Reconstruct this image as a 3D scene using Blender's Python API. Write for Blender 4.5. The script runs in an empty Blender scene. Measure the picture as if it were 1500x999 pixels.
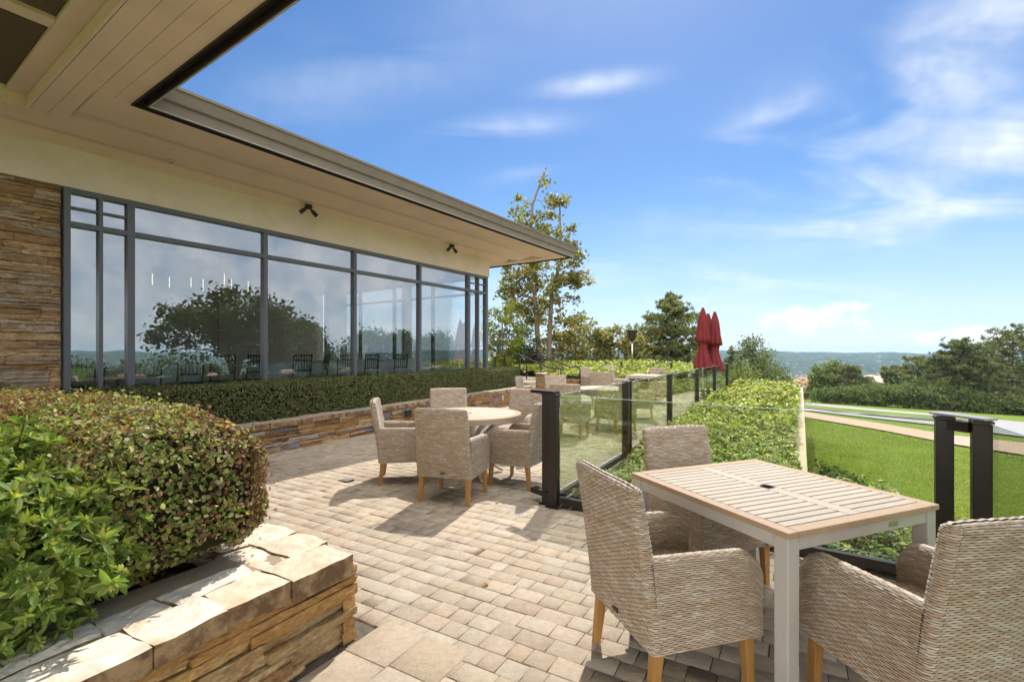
import bpy, math, random
import numpy as np
from mathutils import Vector, Matrix

random.seed(7)
RNG = np.random.default_rng(11)
SC = bpy.context.scene
COL = SC.collection
R = math.radians

# ------------------------------------------------------------------ camera, sky, sun, exposure
EYE, F, CX, HY = 1.46, 704.0, 750.0, 516.0
cam = bpy.data.cameras.new('camera')
cam.sensor_fit = 'HORIZONTAL'
cam.sensor_width = 36.0
cam.lens = F / 1500 * 36
cam.shift_y = 16.5 / 1500
cam.clip_start = 0.02
cam.clip_end = 20000
camo = bpy.data.objects.new('camera', cam)
camo.location = (0, 0, EYE)
camo.rotation_euler = (R(90), 0, 0)
COL.objects.link(camo)
SC.camera = camo

SUN_AZ, SUN_EL = 16.8, 53.0          # azimuth clockwise from +Y
SC.view_settings.view_transform = 'Standard'
SC.view_settings.look = 'None'
SC.view_settings.exposure = 0.90
SC.view_settings.gamma = 1.0
SC.render.film_transparent = False
SC.cycles.use_denoising = True
SC.cycles.max_bounces = 8
SC.cycles.diffuse_bounces = 3
SC.cycles.glossy_bounces = 3
SC.cycles.transmission_bounces = 3
SC.cycles.use_adaptive_sampling = True
SC.cycles.adaptive_threshold = 0.02
SC.cycles.transparent_max_bounces = 24
SC.cycles.volume_bounces = 1
SC.cycles.sample_clamp_indirect = 6.0
SC.cycles.caustics_reflective = False
SC.cycles.caustics_refractive = False

sun = bpy.data.lights.new('sun', 'SUN')
sun.energy = 2.5
sun.angle = R(0.5)
sun.color = (1.0, 0.945, 0.86)
suno = bpy.data.objects.new('sun', sun)
to_sun = Vector((math.sin(R(SUN_AZ)) * math.cos(R(SUN_EL)), math.cos(R(SUN_AZ)) * math.cos(R(SUN_EL)), math.sin(R(SUN_EL))))
suno.rotation_euler = (-to_sun).to_track_quat('-Z', 'Y').to_euler()
suno.location = (0, 0, 30)
COL.objects.link(suno)


class NT:
    """tiny node-tree helper"""
    def __init__(s, tree):
        s.t = tree; s.n = tree.nodes; s.l = tree.links
    def node(s, kind, **kw):
        nd = s.n.new(kind)
        for k, v in kw.items():
            setattr(nd, k, v)
        return nd
    def put(s, sock, v):
        if isinstance(v, bpy.types.NodeSocket): s.l.new(v, sock)
        elif v is not None: sock.default_value = v
    def math(s, op, a, b=None, c=None, clamp=False):
        nd = s.node('ShaderNodeMath', operation=op, use_clamp=clamp)
        for i, v in enumerate((a, b, c)):
            if v is not None: s.put(nd.inputs[i], v)
        return nd.outputs[0]
    def dot(s, a, b):
        nd = s.node('ShaderNodeVectorMath', operation='DOT_PRODUCT')
        s.put(nd.inputs[0], a); s.put(nd.inputs[1], b)
        return nd.outputs['Value']
    def noise(s, vec, scale, detail=3, rough=.55, dist=0):
        nd = s.node('ShaderNodeTexNoise')
        if vec is not None: s.put(nd.inputs['Vector'], vec)
        nd.inputs['Scale'].default_value = scale; nd.inputs['Detail'].default_value = detail
        nd.inputs['Roughness'].default_value = rough; nd.inputs['Distortion'].default_value = dist
        return nd.outputs['Fac']
    def mapr(s, v, a, b, c=0, d=1, smooth=True):
        nd = s.node('ShaderNodeMapRange', interpolation_type='SMOOTHSTEP' if smooth else 'LINEAR')
        s.put(nd.inputs[0], v)
        for i, q in enumerate((a, b, c, d)): nd.inputs[i + 1].default_value = q
        return nd.outputs[0]
    def mix(s, fac, a, b, blend='MIX'):
        nd = s.node('ShaderNodeMix', data_type='RGBA', blend_type=blend)
        s.put(nd.inputs[0], fac)
        for i, v in ((6, a), (7, b)):
            s.put(nd.inputs[i], (*v, 1) if isinstance(v, tuple) and len(v) == 3 else v)
        return nd.outputs[2]


def dir_of(px, py):
    return Vector(((px - CX) / F, 1, -(py - HY) / F)).normalized()


def build_world():
    w = bpy.data.worlds.new('World')
    w.cycles.sampling_method = 'MANUAL'; w.cycles.sample_map_resolution = 512
    SC.world = w
    w.use_nodes = True
    T = NT(w.node_tree)
    T.n.clear()
    sky = T.node('ShaderNodeTexSky', sky_type='NISHITA')
    sky.sun_disc = False
    sky.sun_elevation = R(SUN_EL); sky.sun_rotation = R(SUN_AZ)
    sky.altitude = 200; sky.air_density = 1.0; sky.dust_density = 0.35; sky.ozone_density = 2.2
    hsv = T.node('ShaderNodeHueSaturation')
    hsv.inputs['Saturation'].default_value = 1.28
    hsv.inputs['Value'].default_value = .86
    hsv.inputs['Hue'].default_value = .503
    T.l.new(sky.outputs[0], hsv.inputs['Color'])
    tc = T.node('ShaderNodeTexCoord')
    d = tc.outputs['Generated']
    nrm = T.node('ShaderNodeVectorMath', operation='NORMALIZE'); T.l.new(d, nrm.inputs[0]); d = nrm.outputs[0]
    sep = T.node('ShaderNodeSeparateXYZ'); T.l.new(d, sep.inputs[0])
    X, Y, Z = sep.outputs
    # wisps: noise in planes seen along the streak direction
    den = T.math('ADD', T.math('MAXIMUM', Z, 0.0), 0.18)
    comb = T.node('ShaderNodeCombineXYZ')
    T.put(comb.inputs[0], T.math('DIVIDE', X, den)); T.put(comb.inputs[1], T.math('DIVIDE', Y, den))
    mp = T.node('ShaderNodeMapping'); T.l.new(comb.outputs[0], mp.inputs[0])
    mp.inputs['Rotation'].default_value = (0, 0, R(-28)); mp.inputs['Scale'].default_value = (0.55, 1.5, 1)
    wisp = T.noise(mp.outputs[0], 1.7, 4, .52, .8)
    fine = T.noise(d, 5.0, 4, .6)
    puff = T.noise(d, 22.0, 4, .56)

    def blob(px, py, sx, sy, rot=0):
        c = dir_of(px, py)
        r = Vector((c.y, -c.x, 0)).normalized(); u = r.cross(c).normalized()
        ca, sa = math.cos(R(rot)), math.sin(R(rot))
        rr = r * ca + u * sa; uu = u * ca - r * sa
        a = T.math('DIVIDE', T.dot(d, tuple(rr)), sx); b = T.math('DIVIDE', T.dot(d, tuple(uu)), sy)
        e = T.math('ADD', T.math('MULTIPLY', a, a), T.math('MULTIPLY', b, b))
        g = T.math('EXPONENT', T.math('MULTIPLY', e, -1.0))
        return T.math('MULTIPLY', g, T.math('GREATER_THAN', T.dot(d, tuple(c)), 0))
    acc = None
    for px, py, sx, sy, rot, k in ((1360, 110, .30, .085, 20, 1.0), (1430, 250, .24, .075, 8, 1.15), (1130, 180, .15, .034, 16, .70),
                                   (1320, 350, .12, .014, 4, .55), (872, 122, .085, .016, 2, .62), (720, 200, .11, .026, 8, .85),
                                   (770, 250, .07, .024, 14, .7), (560, 90, .30, .07, 22, .22), (960, 420, .36, .05, -4, .50)):
        g = T.math('MULTIPLY', blob(px, py, sx, sy, rot), k)
        acc = g if acc is None else T.math('MAXIMUM', acc, g)
    tex = T.math('ADD', T.math('MULTIPLY', wisp, .85), T.math('MULTIPLY', fine, .3))
    cirrus = T.math('MULTIPLY', acc, T.mapr(tex, .44, .80))
    # cumulus low over the hills
    acc2 = None
    for px, py, sx, sy, k in ((1195, 472, .085, .036, 1.0), (1240, 450, .05, .016, .9), (1150, 462, .045, .018, .8), (1400, 492, .10, .018, .8)):
        g = T.math('MULTIPLY', blob(px, py, sx, sy), k)
        acc2 = g if acc2 is None else T.math('MAXIMUM', acc2, g)
    cumul = T.mapr(T.math('ADD', T.math('MULTIPLY', acc2, .9), T.math('MULTIPLY', T.math('SUBTRACT', puff, .5), 1.3)), .38, .78)
    # a pale layer over the side of the sky that only the window glass shows
    east = T.mapr(T.math('ADD', T.math('MULTIPLY', X, .98), T.math('MULTIPLY', Y, -.2)), .62, .86)
    low = T.mapr(Z, .44, .20)
    layer = T.math('MULTIPLY', T.math('MULTIPLY', east, low), T.mapr(T.math('ADD', T.math('MULTIPLY', fine, .5), T.math('MULTIPLY', wisp, .5)), .30, .56))
    cover = T.math('MAXIMUM', T.math('MAXIMUM', cirrus, cumul), T.math('MULTIPLY', layer, .92), clamp=True)
    cloudcol = T.mix(T.mapr(puff, .35, .65), (5.8, 6.3, 7.0), (7.6, 7.8, 8.1))
    # light milky air along the horizon
    hz = T.mapr(Z, .34, -.02)
    sky2 = T.mix(T.math('MULTIPLY', hz, .60), hsv.outputs[0], (4.0, 5.4, 7.5))
    mixed = T.mix(T.math('MULTIPLY', cover, .95), sky2, cloudcol)
    # unseen bright cloud, added over and behind the terrace to fill the shade
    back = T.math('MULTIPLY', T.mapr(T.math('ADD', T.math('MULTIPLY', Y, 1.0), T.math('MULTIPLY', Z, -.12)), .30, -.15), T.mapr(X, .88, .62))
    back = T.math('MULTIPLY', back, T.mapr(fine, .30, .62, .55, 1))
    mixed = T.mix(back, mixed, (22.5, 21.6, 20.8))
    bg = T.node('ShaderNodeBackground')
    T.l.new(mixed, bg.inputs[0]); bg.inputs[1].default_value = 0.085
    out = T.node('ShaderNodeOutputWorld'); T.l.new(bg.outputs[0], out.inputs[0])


build_world()

# ------------------------------------------------------------------ object helpers
class MB:
    """collects vertices and faces (and a colour per vertex) for one mesh object"""
    def __init__(s):
        s.v = []; s.f = []; s.c = []; s.n = 0
    def add(s, verts, faces, col=(1, 1, 1)):
        verts = np.asarray(verts, float).reshape(-1, 3)
        s.v.append(verts)
        s.f += [tuple(i + s.n for i in f) for f in faces]
        col = np.asarray(col, float)
        s.c.append(np.broadcast_to(col, (len(verts), 3)) if col.ndim == 1 else col)
        s.n += len(verts)
    def box(s, c, size, rot=0.0, col=(1, 1, 1), top=None):
        """box centred at c; rot = heading (clockwise, degrees) of its local +y"""
        sx, sy, sz = [q / 2 for q in size]
        tx, ty = (sx, sy) if top is None else (top[0] / 2, top[1] / 2)
        P = np.array([(-sx, -sy, -sz), (sx, -sy, -sz), (sx, sy, -sz), (-sx, sy, -sz), (-tx, -ty, sz), (tx, -ty, sz), (tx, ty, sz), (-tx, ty, sz)])
        a = R(rot); ca, sa = math.cos(a), math.sin(a)
        Q = P.copy(); Q[:, 0] = P[:, 0] * ca + P[:, 1] * sa; Q[:, 1] = -P[:, 0] * sa + P[:, 1] * ca
        s.add(Q + np.array(c), [(3, 2, 1, 0), (4, 5, 6, 7), (0, 1, 5, 4), (1, 2, 6, 5), (2, 3, 7, 6), (3, 0, 4, 7)], col)
    def bar(s, a, b, w, h, col=(1, 1, 1), up=(0, 0, 1)):
        """rectangular bar from a to b"""
        a = Vector(a); b = Vector(b); d = (b - a).normalized(); up = Vector(up)
        sd = d.cross(up)
        if sd.length < 1e-4: sd = Vector((1, 0, 0))
        sd.normalize(); u = sd.cross(d).normalized()
        P = []
        for p in (a, b):
            for i, j in ((-1, -1), (1, -1), (1, 1), (-1, 1)):
                P.append(p + sd * (i * w / 2) + u * (j * h / 2))
        s.add(P, [(0, 1, 2, 3), (7, 6, 5, 4), (0, 4, 5, 1), (1, 5, 6, 2), (2, 6, 7, 3), (3, 7, 4, 0)], col)
    def tube(s, pts, rad, seg=8, col=(1, 1, 1), cap=True):
        pts = [Vector(p) for p in pts]
        if not hasattr(rad, '__len__'): rad = [rad] * len(pts)
        V = []; ref = Vector((.31, .17, .94))
        for i, p in enumerate(pts):
            t = (pts[min(i + 1, len(pts) - 1)] - pts[max(i - 1, 0)]).normalized()
            a = t.cross(ref)
            if a.length < .05: a = t.cross(Vector((1, 0, 0)))
            a.normalize(); b = t.cross(a)
            for k in range(seg):
                q = 2 * math.pi * k / seg
                V.append(p + (a * math.cos(q) + b * math.sin(q)) * rad[i])
        Fc = []
        for i in range(len(pts) - 1):
            for k in range(seg):
                k2 = (k + 1) % seg
                Fc.append((i * seg + k2, i * seg + k, (i + 1) * seg + k, (i + 1) * seg + k2))
        if cap:
            Fc.append(tuple(range(seg))); Fc.append(tuple(reversed(range((len(pts) - 1) * seg, len(pts) * seg))))
        s.add(V, Fc, col)
    def lathe(s, prof, c=(0, 0, 0), seg=32, col=(1, 1, 1)):
        V = []; Fc = []
        for r, z in prof:
            for k in range(seg):
                q = 2 * math.pi * k / seg
                V.append((c[0] + r * math.cos(q), c[1] + r * math.sin(q), c[2] + z))
        for i in range(len(prof) - 1):
            for k in range(seg):
                k2 = (k + 1) % seg
                Fc.append((i * seg + k, i * seg + k2, (i + 1) * seg + k2, (i + 1) * seg + k))
        s.add(V, Fc, col)
    def poly(s, pts, col=(1, 1, 1)):
        s.add(pts, [tuple(range(len(pts)))], col)
    def prism(s, pts2, z0, z1, col=(1, 1, 1)):
        n = len(pts2)
        V = [(x, y, z0) for x, y in pts2] + [(x, y, z1) for x, y in pts2]
        s.add(V, [tuple(reversed(range(n))), tuple(range(n, 2 * n))] + [(i, (i + 1) % n, n + (i + 1) % n, n + i) for i in range(n)], col)
    def build(s, name, m, parent=None, smooth=False, bevel=0, kind=None, loc=None):
        me = bpy.data.meshes.new(name)
        V = np.concatenate(s.v) if s.v else np.zeros((0, 3))
        me.from_pydata(V.tolist(), [], s.f)
        at = me.color_attributes.new('Col', 'FLOAT_COLOR', 'POINT')
        c = np.ones((len(V), 4), np.float32); c[:, :3] = np.concatenate(s.c)
        at.data.foreach_set('color', c.ravel())
        if smooth: me.polygons.foreach_set('use_smooth', [True] * len(me.polygons))
        me.update()
        return link(name, me, m, parent, bevel, kind, loc)


def link(name, me, m, parent=None, bevel=0, kind=None, loc=None):
    me.materials.append(m)
    o = bpy.data.objects.new(name, me); COL.objects.link(o)
    if parent is not None: o.parent = parent
    if loc is not None: o.location = loc
    if bevel:
        b = o.modifiers.new('bevel', 'BEVEL'); b.width = bevel; b.segments = 2; b.limit_method = 'ANGLE'; b.angle_limit = R(40)
    if kind: o['kind'] = kind
    return o


def thing(name, label, cat, loc=(0, 0, 0), heading=0.0, group=None):
    o = bpy.data.objects.new(name, None); COL.objects.link(o)
    o.empty_display_size = .1
    o.location = loc; o.rotation_euler = (0, 0, -R(heading))
    return tag(o, label, cat, group)


def tag(o, label, cat=None, group=None):
    o['label'] = label
    if cat: o['category'] = cat
    if group: o['group'] = group
    return o


def kids(o): return [c for c in bpy.data.objects if c.parent is o]


def copy_tree(o, parent=None, cache={}):
    c = o.copy(); COL.objects.link(c)
    c.parent = parent
    for ch in kids(o): copy_tree(ch, c)
    return c


def dup(o, loc, heading, label, group=None):
    c = copy_tree(o)
    c.location = loc; c.rotation_euler = (0, 0, -R(heading)); c['label'] = label
    if group: c['group'] = group
    return c


def raw_mesh(name, V, quads, cols, m, parent=None, smooth=False, kind=None):
    """fast mesh from numpy arrays of verts (n,3), quads (k,4), colours (n,3)"""
    me = bpy.data.meshes.new(name)
    n, k = len(V), len(quads)
    me.vertices.add(n); me.vertices.foreach_set('co', np.ascontiguousarray(V, np.float32).ravel())
    me.loops.add(k * 4); me.loops.foreach_set('vertex_index', np.ascontiguousarray(quads, np.int32).ravel())
    me.polygons.add(k); me.polygons.foreach_set('loop_start', np.arange(0, k * 4, 4, dtype=np.int32))
    if smooth: me.polygons.foreach_set('use_smooth', np.ones(k, bool))
    at = me.color_attributes.new('Col', 'FLOAT_COLOR', 'POINT')
    c = np.ones((n, 4), np.float32); c[:, :3] = cols
    at.data.foreach_set('color', c.ravel())
    me.update(calc_edges=True)
    return link(name, me, m, parent, 0, kind)


def unit(a): return a / np.maximum(np.linalg.norm(a, axis=-1, keepdims=True), 1e-9)


def leaf_arrays(C, N, size, col, aspect=.55, fold=.18, axis=None):
    """one folded oval leaf (two quads) at each centre C facing N"""
    n = len(C)
    N = unit(N)
    A = RNG.normal(size=(n, 3)) if axis is None else axis + 0
    A = unit(A - N * np.sum(A * N, 1, keepdims=True))
    S = np.cross(N, A)
    s = np.broadcast_to(size, (n,))[:, None]; w = s * aspect * .5
    up = N * (w * fold * 2)
    V = np.stack([C - A * s * .5, C - A * s * .22 + S * w + up, C + A * s * .18 + S * w * .85 + up, C + A * s * .5 - N * s * .06,
                  C + A * s * .18 - S * w * .85 + up, C - A * s * .22 - S * w + up], 1)
    base = (np.arange(n) * 6)[:, None]
    Q = np.concatenate([base + np.array([[0, 3, 2, 1]]), base + np.array([[0, 5, 4, 3]])], 0)
    return V.reshape(-1, 3), Q, np.repeat(col, 6, 0)


def leaves(name, C, N, size, col, m, parent=None, aspect=.55, fold=.18, kind=None, axis=None):
    V, Q, c = leaf_arrays(np.asarray(C, float), np.asarray(N, float), size, np.asarray(col, float), aspect, fold, axis)
    return raw_mesh(name, V, Q, c, m, parent, kind=kind)


def pick(pal, n, w=None, jit=.18):
    pal = np.array(pal, float)
    c = pal[RNG.choice(len(pal), n, p=w)]
    return np.clip(c * (1 + RNG.normal(0, jit, (n, 1))) * (1 + RNG.normal(0, .06, (n, 3))), .004, .95)


def wob(P, s=1.0, seed=0):
    """cheap smooth 3-D noise in about -1..1"""
    P = np.asarray(P, float) * s
    r = np.random.default_rng(seed); t = 0
    for k in range(5):
        a = r.normal(size=3) * (1.2 + .7 * k); b = r.uniform(0, 6.28)
        t = t + np.sin(P @ a + b) / (1 + .45 * k)
    return t / 2.4

# ------------------------------------------------------------------ materials
def mat(name, color=(.5, .5, .5), rough=.6, metal=0, spec=.4, attr=False, var=0, vscale=3, vstretch=None, bump=0, bscale=60, bstretch=None, dark=None, darkscale=2, darkamt=.4, coat=0):
    m = bpy.data.materials.new(name); m.use_nodes = True
    T = NT(m.node_tree); T.n.clear()
    b = T.node('ShaderNodeBsdfPrincipled'); o = T.node('ShaderNodeOutputMaterial'); T.l.new(b.outputs[0], o.inputs[0])
    b.inputs['Roughness'].default_value = rough; b.inputs['Metallic'].default_value = metal
    b.inputs['Specular IOR Level'].default_value = spec
    b.inputs['Coat Weight'].default_value = coat
    pos = T.node('ShaderNodeTexCoord').outputs['Object']
    def strv(v):
        if v is None: return pos
        mp = T.node('ShaderNodeMapping'); T.l.new(pos, mp.inputs[0]); mp.inputs['Scale'].default_value = v
        return mp.outputs[0]
    if attr:
        a = T.node('ShaderNodeAttribute'); a.attribute_name = 'Col'; c = a.outputs['Color']
        if color != (.5, .5, .5): c = T.mix(1.0, c, color, 'MULTIPLY')
    else:
        r = T.node('ShaderNodeRGB'); r.outputs[0].default_value = (*color, 1); c = r.outputs[0]
    if var:
        f = T.mapr(T.noise(strv(vstretch), vscale, 5, .6), .25, .75, 1 - var, 1 + var, False)
        v = T.node('ShaderNodeHueSaturation'); T.l.new(c, v.inputs['Color']); T.l.new(f, v.inputs['Value']); c = v.outputs[0]
    if dark is not None:
        f = T.math('MULTIPLY', T.mapr(T.noise(pos, darkscale, 6, .65), .48, .70), darkamt)
        c = T.mix(f, c, dark)
    T.l.new(c, b.inputs['Base Color'])
    if bump:
        bp = T.node('ShaderNodeBump'); bp.inputs['Strength'].default_value = 1; bp.inputs['Distance'].default_value = bump
        T.l.new(T.noise(strv(bstretch), bscale, 5, .6), bp.inputs['Height']); T.l.new(bp.outputs[0], b.inputs['Normal'])
    return m


def leafmat(name, trans=.42, rough=.45, spec=.35):
    m = bpy.data.materials.new(name); m.use_nodes = True
    T = NT(m.node_tree); T.n.clear()
    a = T.node('ShaderNodeAttribute'); a.attribute_name = 'Col'
    b = T.node('ShaderNodeBsdfPrincipled'); b.inputs['Roughness'].default_value = rough; b.inputs['Specular IOR Level'].default_value = spec
    T.l.new(a.outputs['Color'], b.inputs['Base Color'])
    t = T.node('ShaderNodeBsdfTranslucent')
    T.l.new(T.mix(1.0, a.outputs['Color'], (1.4, 1.4, .7), 'MULTIPLY'), t.inputs['Color'])
    mx = T.node('ShaderNodeMixShader'); mx.inputs[0].default_value = trans
    T.l.new(b.outputs[0], mx.inputs[1]); T.l.new(t.outputs[0], mx.inputs[2])
    o = T.node('ShaderNodeOutputMaterial'); T.l.new(mx.outputs[0], o.inputs[0])
    return m


def glassmat(name, tint, base, fres, rcol=(1, 1, 1), wave=False):
    m = bpy.data.materials.new(name); m.use_nodes = True
    T = NT(m.node_tree); T.n.clear()
    t = T.node('ShaderNodeBsdfTransparent'); t.inputs[0].default_value = (*tint, 1)
    g = T.node('ShaderNodeBsdfGlossy'); g.inputs['Roughness'].default_value = 0.0; g.inputs['Color'].default_value = (*rcol, 1)
    if wave:
        bp = T.node('ShaderNodeBump'); bp.inputs['Distance'].default_value = .0016; bp.inputs['Strength'].default_value = 1
        T.l.new(T.noise(T.node('ShaderNodeTexCoord').outputs['Object'], 1.3, 2, .5), bp.inputs['Height']); T.l.new(bp.outputs[0], g.inputs['Normal'])
    fr = T.node('ShaderNodeFresnel'); fr.inputs[0].default_value = 1.5
    f = T.math('ADD', T.math('MULTIPLY', fr.outputs[0], fres), base, clamp=True)
    mx = T.node('ShaderNodeMixShader'); T.l.new(f, mx.inputs[0]); T.l.new(t.outputs[0], mx.inputs[1]); T.l.new(g.outputs[0], mx.inputs[2])
    o = T.node('ShaderNodeOutputMaterial'); T.l.new(mx.outputs[0], o.inputs[0])
    return m


def stonemat():
    m = bpy.data.materials.new('ledge_stone'); m.use_nodes = True
    T = NT(m.node_tree); T.n.clear()
    b = T.node('ShaderNodeBsdfPrincipled'); o = T.node('ShaderNodeOutputMaterial'); T.l.new(b.outputs[0], o.inputs[0])
    a = T.node('ShaderNodeAttribute'); a.attribute_name = 'Col'
    pos = T.node('ShaderNodeTexCoord').outputs['Object']
    mp = T.node('ShaderNodeMapping'); T.l.new(pos, mp.inputs[0]); mp.inputs['Rotation'].default_value = (0, 0, R(HP)); mp.inputs['Scale'].default_value = (1, .6, 2.2)
    v = mp.outputs[0]
    c = T.mix(T.math('MULTIPLY', T.mapr(T.noise(v, 9, 5, .68), .46, .60), .66), a.outputs['Color'], (.34, .185, .06))
    c = T.mix(T.math('MULTIPLY', T.mapr(T.noise(v, 8.3, 6, .7, .3), .55, .66), .55), c, (.085, .05, .03))
    c = T.mix(T.math('MULTIPLY', T.mapr(T.noise(v, 13, 5, .7), .58, .68), .50), c, (.42, .33, .22))
    h = T.node('ShaderNodeHueSaturation'); T.l.new(c, h.inputs['Color']); T.l.new(T.mapr(T.noise(v, 45, 4, .7), .3, .7, .62, 1.32, False), h.inputs['Value'])
    T.l.new(h.outputs[0], b.inputs['Base Color']); b.inputs['Roughness'].default_value = .82; b.inputs['Specular IOR Level'].default_value = .25
    bp = T.node('ShaderNodeBump'); bp.inputs['Distance'].default_value = .014; bp.inputs['Strength'].default_value = 1
    T.l.new(T.noise(v, 26, 6, .68, .3), bp.inputs['Height']); T.l.new(bp.outputs[0], b.inputs['Normal'])
    return m


def pavermat():
    m = mat('tumbled_paver', attr=True, rough=.88, var=.14, vscale=26, bump=.005, bscale=75, dark=(.20, .16, .12), darkscale=1.4, darkamt=.32)
    T = NT(m.node_tree); b = T.n['Principled BSDF']; src = b.inputs['Base Color'].links[0].from_socket
    pos = T.node('ShaderNodeTexCoord').outputs['Object']
    pits = T.math('MULTIPLY', T.mapr(T.noise(pos, 130, 3, .6), .60, .68), T.mapr(T.noise(pos, 5, 3, .6), .42, .62))
    T.l.new(T.mix(T.math('MULTIPLY', pits, .75), src, (.13, .10, .07)), b.inputs['Base Color'])
    return m


HP = 30.1
M = {}
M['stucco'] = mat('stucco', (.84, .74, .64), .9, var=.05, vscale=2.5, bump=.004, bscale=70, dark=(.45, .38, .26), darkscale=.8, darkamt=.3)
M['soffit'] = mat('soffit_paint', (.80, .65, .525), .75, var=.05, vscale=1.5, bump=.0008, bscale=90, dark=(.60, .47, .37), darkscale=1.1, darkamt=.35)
M['fascia'] = mat('fascia_metal', (.20, .168, .125), .5, var=.10, vscale=4, dark=(.14, .11, .08), darkscale=2.4, darkamt=.45)
M['darkmetal'] = mat('dark_metal', (.022, .018, .016), .42, var=.1, vscale=8)
M['slot'] = mat('slot_dark', (.035, .026, .02), .8)
M['grate'] = mat('grate_mesh', (.20, .15, .115), .7)
M['bronze'] = mat('bronze_paint', (.020, .014, .011), .38, spec=.45, var=.15, vscale=10)
M['frame'] = mat('window_frame_paint', (.125, .135, .155), .36, spec=.5)
M['stone'] = stonemat()
M['coping'] = mat('coping_stone', attr=True, rough=.82, var=.20, vscale=9, bump=.010, bscale=26, dark=(.58, .37, .15), darkscale=5.0, darkamt=.62)
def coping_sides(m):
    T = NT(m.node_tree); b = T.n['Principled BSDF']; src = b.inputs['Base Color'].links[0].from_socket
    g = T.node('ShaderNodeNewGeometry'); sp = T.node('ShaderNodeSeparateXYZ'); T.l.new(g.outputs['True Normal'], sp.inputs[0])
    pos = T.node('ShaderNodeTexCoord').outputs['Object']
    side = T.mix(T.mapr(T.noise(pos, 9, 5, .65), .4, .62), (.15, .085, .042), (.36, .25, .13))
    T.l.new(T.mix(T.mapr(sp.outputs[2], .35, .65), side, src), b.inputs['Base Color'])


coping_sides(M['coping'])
M['mortar'] = mat('mortar', (.40, .32, .22), .95, bump=.004, bscale=50)
M['soil'] = mat('soil', (.045, .030, .020), .95, var=.4, vscale=25, bump=.03, bscale=40)
M['paver'] = pavermat()
M['joint'] = mat('joint_sand', (.17, .14, .105), .95, var=.35, vscale=30, bump=.01, bscale=120)
M['concrete'] = mat('concrete', (.47, .39, .28), .9, var=.1, vscale=5, bump=.004, bscale=60, dark=(.35, .3, .22), darkscale=2.5, darkamt=.4)
M['wicker'] = mat('wicker', attr=True, rough=.50, spec=.35, var=.10, vscale=40)
M['teak'] = mat('teak', (.42, .215, .065), .42, var=.22, vscale=16, vstretch=(3, 3, .35), bump=.001, bscale=60, bstretch=(4, 4, .3))
M['polywood'] = mat('poly_slat', attr=True, rough=.55, var=.07, vscale=20, bump=.0006, bscale=150)
M['greymetal'] = mat('powder_grey', (.50, .48, .45), .4, spec=.5, var=.04, vscale=9)
M['tag'] = mat('chair_tag', (.09, .05, .025), .5)
M['silver'] = mat('brushed_silver', (.62, .60, .56), .3, metal=1)
M['leaf'] = leafmat('leaf')
M['gloss_leaf'] = leafmat('glossy_leaf', .34, .5, .3)
M['hedge_leaf'] = leafmat('hedge_leaf', .18, .5, .3)
M['bark'] = mat('bark', (.20, .155, .115), .9, var=.35, vscale=6, vstretch=(3, 3, .8), bump=.03, bscale=14, bstretch=(3, 3, .7))
M['darkbark'] = mat('dark_bark', (.085, .06, .045), .9, var=.3, vscale=6, bump=.03, bscale=12)
M['twig'] = mat('twig', (.065, .042, .028), .9)
M['red'] = mat('red_canvas', (.15, .013, .015), .85, var=.12, vscale=12, bump=.003, bscale=40)
M['chrome'] = mat('steel', (.55, .55, .55), .28, metal=1)
M['winglass'] = glassmat('window_glass', (.82, .87, .88), .37, .8, (.97, .99, 1.0), wave=True)
M['railglass'] = glassmat('railing_glass', (.92, .95, .905), .012, .42, (.95, 1, .95))
M['edge'] = mat('glass_edge', (.50, .62, .54), .2, spec=.6)
M['asphalt'] = mat('asphalt', (.30, .295, .30), .9, var=.10, vscale=1.2, bump=.004, bscale=60)
M['pathpave'] = mat('path_paving', (.42, .30, .22), .9, var=.14, vscale=5, bump=.004, bscale=20)
M['dark_wood'] = mat('dark_wood', (.035, .02, .013), .4)
M['cloth'] = mat('table_cloth', (.70, .82, .88), .85, var=.03)
M['room'] = mat('room_wall', (.66, .60, .52), .8, var=.1)
M['carpet'] = mat('room_carpet', (.30, .25, .20), .95, var=.3, vscale=4)
M['curtain'] = mat('curtain', (.42, .40, .36), .9)

# ------------------------------------------------------------------ frames of reference
def ud(h): return np.array([math.sin(R(h)), math.cos(R(h))])
def nd_(h): return np.array([math.cos(R(h)), -math.sin(R(h))])
HB = 34.3                                   # heading of the long facade
C0 = np.array([-4.22, 5.32])                # inner corner of the eaves
UB, NB = ud(HB), nd_(HB)
def B(n, u, z): p = C0 + NB * n + UB * u; return (p[0], p[1], z)
def Bu(n, px):                               # u where the line n=const crosses an image column's direction
    k = (px - CX) / F; p = C0 + NB * n
    return (k * p[1] - p[0]) / (UB[0] - k * UB[1])
HP = 30.1                                   # heading of paving, railing, planters
UP, NP = ud(HP), nd_(HP)
def gp(px, py, z=0.0):
    d = (EYE - z) * F / (py - HY); return np.array([(px - CX) / F * d, d])

def terrain(x, y):
    x = np.asarray(x, float); y = np.asarray(y, float)
    s = .8 * (x - 4) + .6 * (y - 5)
    near = -1.0 - .06 * np.clip(s, -6, 75)
    far = -np.clip(s - 75, 0, None) * .11
    z = near + np.maximum(far, -52)
    # the patio side keeps its level behind the terrace
    lev = 1 / (1 + np.exp(np.clip((x - .40 * y - .5) / .9, -50, 50))) * (1 / (1 + np.exp(np.clip(-(y - 17) / 1.2, -50, 50)))) * (1 / (1 + np.exp(np.clip((y - 45) / 5, -50, 50))))
    return z * (1 - lev) + lev * (-.15)
def lawn_pt(px, py):
    X = (px - CX) / F; q = (py - HY) / F
    d = 2.088 / (q - .048 * X - .036); return np.array([X * d, d])

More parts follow.
